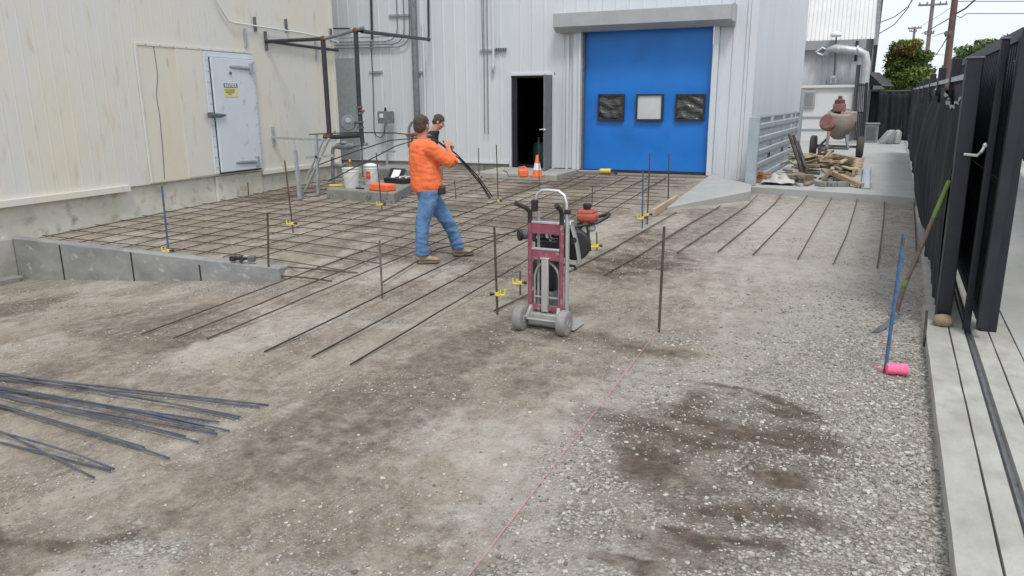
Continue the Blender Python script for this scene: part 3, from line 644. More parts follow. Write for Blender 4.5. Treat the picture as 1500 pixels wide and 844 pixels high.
obj('conduit', MB().tube([wp(497, 56), wp(560, 54), wp(600, 52)], .012, 6), M['midgrey'], mbld)
obj('conduit', MB().tube([wp(543, 60, .05), wp(546, 110, .05), wp(548, 190, .05), wp(551, 199, .07), wp(557, 202, .09), wp(563, 197, .1), wp(564, 180, .1)], .012, 6), M['blackpipe'], mbld)
for (a, b) in (((570, 23), (604, 22)), ((541, 106), (560, 105)), ((703, 74), (741, 73))):
    obj('wall_bracket', MB().bar(wp(*a, .03), wp(*b, .03), .04, .05), M['galv'], mbld, sm=False)
for x, y0, y1, r, mt in ((709, -20, 196, .012, 'midgrey'), (714, -20, 197, .012, 'midgrey'), (722, -20, 95, .028, 'white'), (706, -20, 74, .01, 'midgrey')):
    obj('conduit', MB().tube([wp(x-1, y0), wp(x+1, y1)], r, 6), M[mt], mbld)
mb = MB(); a = wp(722, 95); mb.lathe([(.028, 0), (.04, .02), (.04, .12), (.015, .2)], a, (0, 0, -1), 8); obj('conduit_end', mb, M['galv'], mbld)
for k in range(5):
    a = wp(727+k*3.4, 73, .06); obj('clamp', MB().bb(a[0]-.012, a[0]+.012, a[1]-.03, a[1]+.03, a[2]-.03, a[2]+.04), M['darkgrey'], mbld, sm=False)
# recessed grey panel next to the corner
obj('grey_panel', MB().bb(-12.3, -11.35, WY-.06, WY-.02, .58, 3.1), M['galv'], mbld, sm=False)
# disconnect box with conduit
eb = thing('switch_box', AY(565, 245, WY-.3), 'grey electrical switch box on a post beside the gas pipes', 'electrical box')
a = AY(555, 163, WY-.3); b = AY(575, 181, WY-.3)
obj('box', MB().bb(a[0], b[0], WY-.38, WY-.2, b[2], a[2]), M['midgrey'], eb, sm=False, bv=.01)
obj('window', MB().bb(a[0]+.07, a[0]+.17, WY-.39, WY-.375, a[2]-.16, a[2]-.06), M['signwhite'], eb, sm=False)
obj('switch', MB().lathe([(.03, 0), (.03, .05), (.018, .09)], ((a[0]+b[0])/2, WY-.3, a[2]), (0, 0, 1), 8), M['black'], eb)
obj('post', MB().tube([AY(566, 181, WY-.28), AY(567, 246, WY-.28)], .03, 8), M['galv'], eb)
obj('rail', MB().bar(AY(559, 222, WY-.26), AY(579, 222, WY-.26), .04, .05), M['galv'], eb, sm=False)
# red valve pipe at large pipe
vp = thing('valve_pipe', AY(604, 280, 13.6), 'rusty pipe riser with red valve behind the man in orange', 'pipe')
obj('riser', MB().tube([AY(604, 200, 13.6), AY(603, 240, 13.6), AY(602, 285, 13.6)], .03, 8), M['rust'], vp)
obj('bend', MB().tube([AY(609, 178, 13.6), AY(603, 180, 13.6), AY(599, 188, 13.6), AY(599, 212, 13.6)], .03, 8), M['midgrey'], vp)
obj('valve', MB().bar(AY(596, 199, 13.6), AY(612, 196, 13.6), .07), M['red'], vp, bv=.01)
obj('valve_body', MB().ell(AY(601, 212, 13.6), (.06, .06, .09)), M['darkgrey'], vp)
# ------------------------------------------------------------------ gas pipe stand
gy_ = 12.0
gp = thing('gas_pipe_stand', (-8.6, gy_, .25), 'black gas pipes with round meter and regulators by the wall corner', 'gas piping')
def g_(px, py, Y=gy_): return AY(px, py, Y)
obj('pipe', MB().tube([g_(473, 57), g_(482, 190), g_(482, 200)], .046, 10), M['blackpipe'], gp)
obj('pipe', MB().tube([g_(521, 45), g_(526, 150), g_(530, 200), g_(532, 214)], .042, 10), M['blackpipe'], gp)
obj('pipe', MB().tube([AX(389, 61, LX+.03), g_(473, 57)], .034, 8), M['blackpipe'], gp)
obj('pipe', MB().tube([AX(390, 60, LX+.05), AX(440, 67, LX+.06), AX(495, 74, LX+.10)], .03, 8), M['blackpipe'], gp)
obj('pipe', MB().tube([g_(475, 57), g_(521, 44), g_(533, 41)], .034, 8), M['midgrey'], gp)
p628 = wp(628, 58, .22)
obj('pipe', MB().tube([g_(521, 45), g_(530, 46), p628], .036, 8), M['blackpipe'], gp)
for q in (g_(473, 57), g_(521, 45)): obj('elbow', MB().ell(q, (.06, .06, .06), n=10), M['rust'], gp)
obj('elbow', MB().ell(p628, (.05, .05, .05), n=10), M['blackpipe'], gp)
obj('manifold', MB().tube([g_(478, 202), g_(500, 200), g_(530, 198)], .045, 8), M['blackpipe'], gp)
obj('union', MB().tube([g_(476, 201), g_(486, 201)], .07, 8), M['rust'], gp)
obj('valve', MB().lathe([(.04, 0), (.04, .02), (.012, .025), (.012, .06)], g_(491, 196), (0, 0, 1), 10), M['red'], gp)
obj('valve', MB().tube([g_(526, 160), g_(533, 163)], .026, 8), M['red'], gp)
for y in (157, 166, 179, 187): obj('flange', MB().lathe([(.065, -.015), (.065, .015)], g_(526+(y-150)*.07, y), (0, 0, 1), 10), M['darkgrey'], gp)
nrmc = -ray(512, 180); nrmc[2] = .0; nrmc /= np.linalg.norm(nrmc)
mt_ = obj('meter', MB().lathe([(.0, -.09), (.10, -.08), (.14, -.03), (.15, 0), (.15, .03), (.135, .06), (.0, .07)], g_(510, 180), nrmc, 20), M['midgrey'], gp)
obj('meter_face', MB().lathe([(.05, 0), (.05, .02)], g_(510, 176)+nrmc*.06, nrmc, 12), M['galv'], mt_)
obj('meter_arm', MB().tube([g_(519, 180), g_(528, 180)], .02, 6), M['rust'], gp)
obj('regulator', MB().tube([g_(494, 214), g_(503, 214), g_(512, 214), g_(520, 213)], [.06, .075, .07, .045], 10), M['midgrey'], gp)
obj('regulator', MB().ell(g_(505, 209), (.10, .10, .05), n=12), M['midgrey'], gp)
obj('pipe', MB().tube([g_(520, 213), g_(538, 211)], .03, 8), M['midgrey'], gp)
obj('pipe', MB().tube([g_(494, 214), g_(488, 217), g_(487, 226), g_(488, 270)], .035, 8), M['midgrey'], gp)
obj('pipe', MB().tube([g_(489, 242), g_(500, 244), g_(508, 240)], .04, 8), M['midgrey'], gp)
obj('pipe', MB().tube([g_(530, 214), g_(531, 258)], .016, 6), M['darkgrey'], gp)
obj('brass_cock', MB().lathe([(.02, 0), (.03, .05), (.015, .1), (.03, .14), (.01, .18)], g_(513, 247), (0, 0, 1), 8), M['brass'], gp)
st = thing('pipe_support', g_(463, 295, 11.7), 'galvanised strut frame with diagonal braces left of the concrete pad', 'pipe support')
def s_(px, py, Y=11.7): return AY(px, py, Y)
obj('post', MB().bar(s_(463, 197), s_(467, 296), .05), M['galv'], st, sm=False)
obj('rail', MB().bar(AX(400, 202, LX+.03), s_(492, 206), .045), M['galv'], st, sm=False)
obj('brace', MB().bar(s_(482, 203), s_(441, 292), .035), M['galv'], st, sm=False)
obj('brace', MB().bar(s_(474, 204), s_(449, 262), .03), M['galv'], st, sm=False)
obj('rail', MB().bar(s_(449, 231), s_(490, 228), .05), M['galv'], st, sm=False)
sv = thing('surface_stake', GT(438, 294), 'thick pale galvanised stake standing left of the strut frame', 'stake')
p = GT(440, 294); obj('stake', MB().bar(p-[0, 0, .1], p+[-.03, 0, .92], .06, .05), M['galv'], sv, sm=False)
obj('pin', MB().tube([p+[-.03, 0, .85], p+[-.03, 0, 1.1]], .012, 6), M['galv'], sv)
# ------------------------------------------------------------------ concrete pad and what is on it
PZ = .45
pa, pb, pc, pd = G(478, 276, PZ), G(577, 283, PZ), G(606, 268, PZ), G(520, 262, PZ)
pe = pa+(pc-pb)
mb = MB(); mb.prism([tuple(pa[:2]), tuple(pb[:2]), (pb[0]+1.1*(pc-pb)[0]/1, pb[1]+(pc-pb)[1]*1.1), (pa[0]+(pc-pb)[0]*1.1, pa[1]+(pc-pb)[1]*1.1)], .1, PZ)
tag(obj('concrete_pad', mb, M['conc_dark'], sm=False, bv=.02), 'raised grey concrete pad carrying the buckets and orange case', 'concrete pad')
BUCK = [(515, 276, .0, 'white plastic bucket on the concrete pad, left of the two'), (545, 271, .0, 'white plastic bucket with red marking, right of the two')]
for i, (px, py, _, lbl) in enumerate(BUCK):
    p = G(px, py-1, PZ); t = thing('bucket', p, lbl, 'bucket', 'white buckets on the pad')
    obj('body', MB().lathe([(.0, 0), (.125, 0), (.13, .01), (.150, .30), (.158, .30), (.158, .315), (.15, .32), (.155, .355), (.162, .355), (.162, .37), (.15, .37), (.15, .33), (.0, .32)], p), M['bucket'], t)
    obj('handle', MB().tube([p+[.155*math.cos(a), .155*math.sin(a)*.3-.15*abs(math.sin(a)), .31-.12*abs(math.sin(a))] for a in np.linspace(math.pi, 2*math.pi, 9)], .004, 5), M['galv'], t)
    if i: obj('marking', MB().sheet(lambda u, v: (p[0]+.1535*math.cos(-1.75+u*.6+0), p[1]+.1535*math.sin(-1.75+u*.6), p[2]+.12+.14*v), 6, 1), M['label_red'], t)
    if i: obj('bag', MB().ell(p+[-.02, 0, .36], (.14, .12, .05), n=12), M['cone_white'], t)
p = G(556, 280, PZ); oc = thing('tool_case', p, 'orange plastic tool case lying closed on the concrete pad', 'tool case')
e1 = G(533, 278, PZ); e2 = G(576, 282, PZ); dirx = (e2-e1)/np.linalg.norm(e2-e1); ang = math.atan2(dirx[1], dirx[0]); cc = (e1+e2)/2+[.04, .08, 0]
obj('body', MB().box(cc+[0, 0, .065], (.46, .24, .125), ang), M['orange'], oc, bv=.02)
obj('latch', MB().box(cc+[.02, -.115, .055], (.05, .02, .07), ang), M['black'], oc, sm=False)
obj('handle', MB().box(cc+[-.22, -.02, .05], (.05, .12, .03), ang), M['orange'], oc, bv=.01)
p = G(580, 268, PZ); bc = thing('open_toolbox', p, 'open black toolbox full of white papers and tools on the pad', 'toolbox')
obj('tray', MB().box(p+[.05, 0, .05], (.55, .25, .10), ang), M['black'], bc, bv=.01)
obj('lid', MB().box(p+[-.06, .14, .17], (.40, .04, .22), ang, R=np.array(Matrix.Rotation(ang, 3, 'Z')@Matrix.Rotation(-.5, 3, 'X'))), M['black'], bc, bv=.01)
obj('papers', MB().box(p+[-.02, .05, .17], (.16, .02, .20), R=np.array(Matrix.Rotation(ang+.3, 3, 'Z')@Matrix.Rotation(-.8, 3, 'X'))), M['cone_white'], bc, sm=False)
for k in range(5): obj('tool', MB().bar(p+[.02+.07*k, -.05+.02*(k % 2), .11], p+[.14+.06*k, .08, .13], .03), M['cone_white' if k % 2 else 'darkgrey'], bc, bv=.004)
a, b = G(481, 274, PZ), G(499, 273, PZ)
tag(obj('spirit_level', MB().bar(a+[0, .03, .025], b+[0, .03, .025], .04, .035), M['yellow'], bv=.004), 'yellow hand tool lying at the left end of the concrete pad', 'tool')
a, b = G(522, 276.5, PZ), G(533, 277.5, PZ)
tag(obj('knife', MB().bar(a+[0, 0, .015], b+[0, 0, .015], .035, .025), M['black'], bv=.004), 'small black hand tool between the bucket and the orange case', 'tool')
# grass tuft concrete block right behind
mb = MB().bb(-9.3, -7.9, 13.6, 14.6, .1, .62); tag(obj('concrete_block', mb, M['conc_dark'], sm=False, bv=.02), 'dark concrete plinth against the wall behind the buckets', 'concrete block')
# ------------------------------------------------------------------ rebar mat
def rod(pts, r=.008, n=6, drape=True): return MB().tube(pts, r, n)
def drape(a, b, n, dz=.02, wob=.004):
    ph = random.uniform(0, 6); out = []
    for i in range(n+1):
        t = i/n; x = a[0]+(b[0]-a[0])*t; y = a[1]+(b[1]-a[1])*t
        dx, dy = b[1]-a[1], -(b[0]-a[0]); L = math.hypot(dx, dy); o = wob*math.sin(ph+t*5)
        x += dx/L*o; y += dy/L*o; out.append([x, y, float(H(x, y))+dz])
    zt_ = [p[2] for p in out]; zz = [max(zt_[0]+(zt_[-1]-zt_[0])*i/n, zt_[i]-.012) for i in range(n+1)]
    for _ in range(6): zz = [zz[0]]+[.25*zz[i-1]+.5*zz[i]+.25*zz[i+1] for i in range(1, n)]+[zz[-1]]
    zz = [max(a_, b_-.03) for a_, b_ in zip(zz, zt_)]
    return [(p[0], p[1], q) for p, q in zip(out, zz)]
xr_y = [6.8, 7.3, 8, 9.5, 11, 13, 16.3]; xr_x = [-5.1, -4.7, -4.4, -3.7, -3.2, -2.7, -2.75]
y = 6.95; k = 0
NTH = ['first','second','third','fourth','fifth','sixth','seventh','eighth','ninth','tenth','eleventh','twelfth','thirteenth','fourteenth','fifteenth','sixteenth','seventeenth','eighteenth','nineteenth','twentieth','21st','22nd','23rd','24th']
def GLf(k, e=''): return NTH[k]+' crosswise rusty rebar rod counted from the retaining wall'+e
while y < 16.2:
    xr = float(np.interp(y, xr_y, xr_x))+random.uniform(-.25, .2); sl = random.uniform(-.015, .015)
    xl = -10.3
    if 11.0 < y < 12.5:   # interrupted by the concrete pad
        mb = MB().tube(drape((xl, y), (pa[0]-.1, y+.01), 10, .045), .0065, 6); tag(obj('rebar_rod', mb, M['rebar']), GLf(k, ', piece left of the concrete pad'), 'rebar rod', 'rebar rods of the mat, crosswise')
        xl = pc[0]+.25 if y > 11.2 else pb[0]+.2
    if y > 14.9: xr_l = [(xl, -7.35), (-5.3, xr)]
    else: xr_l = [(xl, xr)]
    for (u, v) in xr_l:
        ex_ = (', piece left of the landing' if u < -8 else ', piece right of the landing') if len(xr_l) > 1 else (', piece right of the concrete pad' if xl > -10 else '')
        mb = MB().tube(drape((u, y), (v, y+sl), 24, .045), .0065, 6); tag(obj('rebar_rod', mb, M['rebar']), GLf(k, ex_), 'rebar rod', 'rebar rods of the mat, crosswise')
    y += .43; k += 1
for kx, x in enumerate(np.arange(-10.22, -5.95, .43)):
    blk = pa[0]-.05 < x < pc[0]+.1
    if blk:
        yb = float(np.interp(x, [pa[0], pb[0]], [pa[1], pb[1]]))-.08
        tag(obj('rebar_rod', MB().tube(drape((x, 6.78), (x, yb), 14, .03), .0065, 6), M['rebar']), NTH[kx]+' lengthwise rusty rebar rod from the left wall, stopping at the pad', 'rebar rod', 'rebar rods of the mat, lengthwise')
        continue
    tag(obj('rebar_rod', MB().tube(drape((x, 6.78), (x, 14.8 if -7.4 < x < -5.3 else 16.1), 26, .03), .0065, 6), M['rebar']), NTH[kx]+' lengthwise rusty rebar rod counted from the left wall', 'rebar rod', 'rebar rods of the mat, lengthwise')
ORD = ['leftmost', 'second from left', 'third from left', 'fourth from left', 'fifth from left', 'sixth from left', 'seventh from left', 'eighth from left', 'rightmost']
ENDS = ((207, 492), (255, 498), (303, 499), (387, 518), (457, 525), (514, 537))
for i, (px, py) in enumerate(ENDS):
    a = GT(px, py); x1 = a[0]+.06
    n = 34; pts = drape((a[0], a[1]), (x1, 14.85 if -7.3 < x1 < -5.2 else 16.1), n, .022, .004)
    pts = [(p[0], p[1], p[2]-.006*(1 if k_ < 4 else 0)) for k_, p in enumerate(pts)]
    tag(obj('rebar_rod', MB().tube(pts, .0075, 6), M['rebar' if i < 3 else 'rebar_blk']), 'long rebar rod reaching out over the dirt in front of the man, '+ORD[i if i < 5 else 5].replace('sixth from left', 'rightmost'), 'rebar rod', 'long rebar rods reaching over the dirt')
for i, L in enumerate((((724, 455), (830, 400), (900, 363), (991, 311)), ((885, 403), (940, 372), (1000, 334), (1055, 302)), ((992, 370), (1053, 330), (1109, 291)), ((1052, 368), (1105, 325), (1146, 288)), ((1103, 373), (1150, 325), (1174, 298), (1185, 284)),
                       ((1169, 379), (1196, 330), (1213, 300), (1220, 286)), ((1221, 386), (1240, 345), (1251, 310), (1257, 288)), ((1285, 392), (1291, 350), (1295, 315), (1296, 290)), ((1343, 383), (1341, 340), (1338, 294)))):
    P = [GT(*p, .025) for p in L]; pts = []
    for u, v in zip(P[:-1], P[1:]):
        for t in np.linspace(0, 1, 6, endpoint=False): q = u+(v-u)*t; pts.append((q[0], q[1], float(H(q[0], q[1]))+.025))
    pts.append(tuple(P[-1]))
    if i >= 2: pts[-2] = tuple(np.array(pts[-2])+[0, 0, .03]); pts[-1] = tuple(np.array(pts[-1])+[0, .06, .06])
    lab = ['long rebar rod passing under the hand truck engine', 'bent rebar rod ending on dark dirt right of the hand truck'][i] if i < 2 else 'short rebar rod from the edge of the far slab, '+(ORD[i-2] if i < 8 else 'the one beside the kerb')
    tag(obj('rebar_rod', MB().tube(pts, .008, 6), M['rebar']), lab, 'rebar rod', 'rebar rods of the right side')
for L, lab in ((((405, 404), (450, 407), (486, 412)), 'loose short rebar rod beside the end of the retaining wall, nearer one'), (((392, 389), (460, 394), (524, 400)), 'loose short rebar rod beside the end of the retaining wall, farther one'),
               (((560, 414), (640, 365), (760, 338)), 'crooked rebar rod lying across the dirt beside the walking man')):
    P = [GT(*p, .045) for p in L]; tag(obj('rebar_rod', MB().tube(P, .0095, 6), M['rebar']), lab, 'rebar rod')
# loose pile at lower left
PILE = [((393, 594), (0, 547)), ((380, 597), (0, 553)), ((350, 614), (0, 550)), ((352, 611), (20, 552)), ((320, 619), (0, 566)), ((336, 632), (0, 568)), ((318, 636), (0, 573)), ((314, 631), (0, 571)),
        ((290, 648), (0, 580)), ((258, 637), (0, 576)), ((248, 672), (0, 592)), ((208, 657), (0, 590)), ((212, 656), (30, 600)), ((167, 688), (0, 637)), ((162, 690), (0, 642)), ((138, 701), (0, 626)), ((300, 625), (40, 571)), ((272, 640), (0, 578))]
PILE.sort(key=lambda q: q[0][1])
for i, (a, b) in enumerate(PILE):
    A_ = GT(*a, .01); B_ = GT(*b, .03+.012*(i % 3)); d_ = B_-A_
    pts = [A_+d_*t for t in (0, .3, .6, 1.0)]+[A_+d_*1.6+[0, .12*math.sin(i), .0]]
    pts = [(q[0], q[1], float(H(q[0], q[1]))+.014+(.012*(i % 4))*min(1, k_*.8)) for k_, q in enumerate(pts)]
    fine_ = []
    for u, v in zip(pts[:-1], pts[1:]):
        for t in np.linspace(0, 1, 5, endpoint=False): fine_.append(tuple(np.array(u)+(np.array(v)-np.array(u))*t))
    fine_.append(pts[-1])
    tag(obj('rebar_rod', MB().tube(fine_, .0062, 6), M['rebar_new']), 'loose blue-grey rebar rod at lower left, its tip '+NTH[i]+' from the top of the fan', 'rebar rod', 'loose rebar rods in the fanned pile')
# ------------------------------------------------------------------ stakes with clamps
def stake(b, t, mt, lab, clamp=None, r=.010, cside=1, knobonly=False):
    B_ = GT(*b); d_ = math.hypot(B_[0], B_[1]); u = ray(*t); T_ = O3+u*(d_/math.hypot(u[0], u[1]))
    o = thing('stake', B_, lab, 'stake', 'upright stakes on the site')
    obj('rod', MB().tube([B_-[0, 0, .08], T_], r, 8), M[mt], o)
    if clamp is not None:
        tt = (b[1]-clamp)/(b[1]-t[1]); c = B_+(T_-B_)*tt
        rr = np.array([math.cos(YAW), math.sin(YAW), 0])*cside; 
        mb = MB(); mb.box(c, (.036, .032, .040), YAW)
        if not knobonly:
            mb.box(c-rr*.045+[0, 0, -.01], (.08, .022, .016), YAW); mb.box(c-rr*.078+[0, 0, .018], (.014, .022, .06), YAW); mb.box(c-rr*.034+[0, 0, .02], (.012, .022, .045), YAW)
        cl = obj('clamp', mb, M['yellow'], o, sm=False, bv=.004)
        obj('knob', MB().lathe([(.010, 0), (.010, .022), (.018, .025), (.018, .046), (.012, .05)], c+rr*.02, rr, 10), M['black'], cl)
    return o
stake((247, 372), (237, 272), 'bluepaint', 'blue painted stake with yellow clamp behind the retaining wall', 367, .012)
stake((335, 291), (331, 217), 'rebar', 'thin dark stake with yellow clamp in front of the freezer door', 286)
stake((364, 288), (363, 268), 'rebar', 'very short dark stake at the left wall foot', None)
stake((430, 342), (417, 235), 'rebar', 'leaning dark stake with yellow clamp in the middle of the mat', 327)
stake((393, 413), (392, 312), 'rebar', 'dark stake at the right end of the retaining wall', None, .012)
stake((560, 437), (556, 352), 'shaft', 'pale dusty stake in the dirt left of the man', None, .011)
stake((560, 309), (551, 224), 'rebar', 'dark stake with yellow clamp in front of the concrete pad', 299)
stake((729, 462), (724, 332), 'rebar', 'dark stake with yellow clamp left of the hand truck', 430, .012, -1)
stake((762, 432), (762, 397), 'rebar', 'short stake with yellow clamp directly behind the hand truck frame', 414, .010)
stake((702, 268), (701, 217), 'rebar', 'thin dark stake with yellow clamp near the white wall', 259, .010, knobonly=True)
stake((730, 296), (727, 212), 'rebar', 'thin dark stake with yellow clamp left of the traffic cone', 294, .010, knobonly=True)
stake((790, 276), (789, 201), 'rebar', 'thin dark stake in front of the traffic cone', None, .009)
stake((668, 292), (666, 264), 'rebar', 'short dark stake right behind the man in orange', None, .008)
stake((867, 302), (868, 272), 'rebar', 'short dark stake behind the engine on the hand truck', None, .009)
stake((941, 334), (942, 251), 'bluepaint', 'blue stake with yellow clamp, left of the pair', 319, .011)
stake((948, 328), (952, 225), 'rebar', 'tall dark stake with yellow clamp, right of the pair', 314, .011)
stake((979, 296), (980, 225), 'rebar', 'tall dark stake in front of the blue roll door right side', None, .011)
stake((965, 487), (973, 332), 'rebar', 'tall rusty stake holding the pink string', None, .012)
stake((1296, 546), (1324, 343), 'bluepaint', 'tall blue stake leaning beside the shovel and pink spool', None, .013)
stake((1354, 508), (1358, 455), 'rebar', 'short rusty stake against the gate kerb', None, .011)
stake((875, 368), (874, 340), 'rebar', 'short stake with yellow clamp hidden behind the engine', 360, .009)
# string
a = GT(965, 484, .02); b = GT(690, 842, .02); e = a+(b-a)*1.4
tag(obj('string_line', MB().tube([(a+(e-a)*t)*[1, 1, 0]+[0, 0, float(H(*(a+(e-a)*t)[:2]))+.032] for t in np.linspace(0, 1, 30)], .0022, 5), M['string']), 'thin pink string stretched over the dirt from the rusty stake', 'string')
# ------------------------------------------------------------------ hand truck  (local: x right, y away, z up)
def local(org, rz):
    c, s = math.cos(rz), math.sin(rz); o = np.array(org, float)
    return lambda x, y, z: o+np.array((x*c-y*s, x*s+y*c, z))
ha_, hb2 = GT(763, 483), GT(826, 492)
hc = (ha_+hb2)/2; hrz = math.atan2(hb2[1]-ha_[1], hb2[0]-ha_[0]); hw = np.linalg.norm(hb2-ha_)
L_ = local(hc, hrz)
ht = thing('hand_truck', hc, 'maroon and aluminium hand truck carrying a black engine', 'hand truck')
print('HT', hc, math.degrees(hrz), hw)
WR = .115
def wheel(x):
    c = L_(x, 0.0, WR); ax = L_(1, 0, 0)-L_(0, 0, 0)
    t = obj('wheel', MB().lathe([(.05, -.042), (.085, -.045), (.106, -.040), (.115, -.022), (.115, .022), (.106, .040), (.085, .045), (.05, .042)], c, ax, 24), M['tyre'], ht)
    obj('rim', MB().lathe([(.0, -.034), (.03, -.046), (.035, -.034), (.075, -.03), (.082, -.044), (.082, .044), (.075, .03), (.035, .034), (.03, .046), (0, .034)], c, ax, 16), M['dustsilver'], t)
wheel(-hw/2); wheel(hw/2)
obj('axle', MB().tube([L_(-hw/2, 0, WR), L_(hw/2, 0, WR)], .011, 8), M['dustsilver'], ht)
W2 = .150; ty = .07
for s in (-1, 1):
    obj('side_rail', MB().tube([L_(s*W2, ty, .16), L_(s*W2, ty, .99)], [(.021, .021)]*2, 10), M['maroon'], ht)
    obj('inner_rail', MB().tube([L_(s*(W2-.01)+.045, ty+.06, .10), L_(s*(W2-.01)+.045, ty+.06, 1.06)], .014, 8), M['dustsilver'], ht)
    obj('wheel_bracket', MB().bar(L_(s*(W2-.02), ty, .22), L_(s*(W2-.0), 0, WR), .03, .05), M['dustsilver'], ht, bv=.004)
    obj('grip', MB().tube([L_(s*W2-.0, ty, .97), L_(s*W2, ty, 1.06), L_(s*W2+(-.02 if s < 0 else 0), ty-.03, 1.10), L_(s*W2-(.10 if s < 0 else .01), ty-.10, 1.15)], [.022, .021, .020, .021], 10), M['black'], ht)
obj('loop_handle', MB().tube([L_(-.115, ty+.05, 1.08), L_(-.115, ty+.05, 1.16), L_(-.105, ty+.05, 1.215), L_(-.06, ty+.05, 1.25), L_(0, ty+.05, 1.255), L_(.10, ty+.05, 1.25), L_(.15, ty+.05, 1.215), L_(.172, ty+.05, 1.15), L_(.175, ty+.05, 1.0), L_(.175, ty+.05, .16)], .014, 10), M['alu'], ht)
obj('clamp', MB().box(L_(-.12, ty+.03, 1.12), (.05, .05, .10), hrz), M['black'], ht, bv=.006)
obj('clamp', MB().box(L_(.19, ty+.03, 1.08), (.05, .04, .04), hrz), M['black'], ht, bv=.006)
for z, h_, mt in ((.93, .10, 'maroon'), (.98, .02, 'alu'), (.745, .02, 'alu'), (.69, .09, 'maroon'), (.215, .05, 'maroon')):
    obj('crossbar', MB().box(L_(0, ty, z), (2*W2-.03, .022 if mt == 'alu' else .014, h_), hrz), M[mt], ht, bv=.003)
obj('centre_strut', MB().box(L_(0, ty-.01, .42), (.062, .03, .48), hrz), M['alu'], ht, bv=.004)
obj('centre_strut_cap', MB().box(L_(0, ty-.01, .665), (.085, .04, .015), hrz), M['alu'], ht, bv=.003)
obj('fender_loop', MB().tube([L_(.12*math.cos(a), ty+.03, .46+.16*math.sin(a)) for a in np.linspace(0, math.pi, 14)], .011, 8), M['dustsilver'], ht)
for s in (-1, 1): obj('inner_upright', MB().tube([L_(s*.12, ty+.03, .46), L_(s*.12, ty+.03, .16)], .011, 8), M['dustsilver'], ht)
obj('base_frame', MB().box(L_(0, ty-.02, .115), (.30, .06, .10), hrz), M['dustsilver'], ht, bv=.008)
obj('toe_plate', MB().box(L_(.03, ty+.18, .022), (.46, .26, .012), hrz), M['dustsilver'], ht, bv=.003)
obj('crossbar', MB().tube([L_(-.12, ty+.03, .30), L_(.12, ty+.03, .30)], .010, 8), M['dustsilver'], ht)
# engine machine strapped on it
en = thing('engine_tool', L_(.05, .33, .06), 'black engine powered machine with red fuel tank riding on the hand truck', 'machine')
yv = L_(0, 1, 0)-L_(0, 0, 0)
def E(px, py, yl=.34):
    d = ray(px, py); t = (yl-(O3-hc)@yv)/(d@yv); return O3+d*t
def Eb(name, px, py, w_, d_, h_, mt, yl=.34, bv_=.01, par=None): return obj(name, MB().box(E(px, py, yl), (w_, d_, h_), hrz), M[mt], par or en, bv=bv_)
nv = L_(0, -1, 0)-L_(0, 0, 0)
Eb('engine_block', 812, 352, .30, .24, .28, 'black', .36, .03)
Eb('base', 803, 400, .24, .22, .28, 'blackpaint', .34, .03)
Eb('base_frame', 800, 440, .22, .22, .22, 'darkgrey', .30, .02)
for k in range(5): Eb('cooling_fin', 806, 330+k*5, .27, .27, .008, 'darkgrey', .36, .002)
obj('pulley', MB().lathe([(.0, -.03), (.12, -.03), (.14, -.01), (.14, .03), (.12, .05), (0, .05)], E(843, 358, .30), nv+(L_(.25, 0, 0)-L_(0, 0, 0)), 24), M['black'], en)
obj('belt_guard', MB().tube([E(838, 331, .22), E(842, 345, .22), E(846, 362, .22), E(849, 385, .22)], [(.012, .045), (.012, .05), (.012, .05), (.012, .04)], 8), M['dustsilver'], en)
obj('belt_hub', MB().lathe([(.03, 0), (.03, .03)], E(840, 352, .19), nv, 10), M['black'], en)
obj('muffler', MB().tube([E(766, 344, .26), E(782, 342, .28), E(800, 340, .28)], .045, 12), M['darkgrey'], en)
obj('muffler_end', MB().lathe([(.045, 0), (.055, .01), (.055, .035), (.025, .04)], E(765, 344, .26), nv+(L_(-1, 0, 0)-L_(0, 0, 0)), 14), M['black'], en)
Eb('gear_case', 797, 340, .17, .05, .13, 'black', .24, .02)
for x, z in ((787, 338), (789, 347), (801, 336), (803, 346), (808, 350)): obj('bolt', MB().lathe([(.016, 0), (.016, .02)], E(x, z, .21), nv, 8), M['alu'], en)
Eb('carburettor', 830, 328, .12, .10, .06, 'alu', .30)
Eb('carburettor', 804, 345, .05, .05, .05, 'alu', .22)
obj('handle_bar', MB().tube([E(781, 352, .22), E(800, 346, .22), E(825, 338, .24), E(850, 331, .28), E(875, 326, .34), E(890, 318, .42), E(893, 314, .48), E(886, 315, .55), E(862, 322, .55), E(845, 328, .5)], .015, 8), M['black'], en)
tk = Eb('fuel_tank', 861, 318, .17, .16, .085, 'red', .36, .03)
Eb('tank_top', 860, 311, .15, .14, .05, 'red', .36, .02, tk)
obj('fuel_cap', MB().lathe([(.030, 0), (.036, .01), (.036, .045), (.03, .05)], E(860, 306, .36), (0, 0, 1), 14), M['black'], tk)
obj('air_filter', MB().ell(E(866, 334, .36), (.045, .04, .035), n=10), M['dustsilver'], en)
obj('leg', MB().tube([E(861, 330, .34), E(862, 350, .33), E(864, 368, .33)], .015, 8), M['black'], en)
obj('leg', MB().tube([E(850, 330, .30), E(849, 350, .28), E(846, 366, .28)], .015, 8), M['black'], en)
obj('guard_wire', MB().tube([E(846, 324, .30), E(845, 312, .30), E(851, 311, .30), E(852, 316, .30)], .005, 6), M['galv'], en)
obj('skid', MB().tube([E(826, 388, .3), E(842, 390, .3), E(843, 396, .3)], .012, 6), M['black'], en)
obj('hose', MB().tube([E(815, 330, .2), E(806, 326, .2), E(800, 334, .18), E(806, 350, .18), E(822, 356, .2)], .008, 6), M['black'], en)
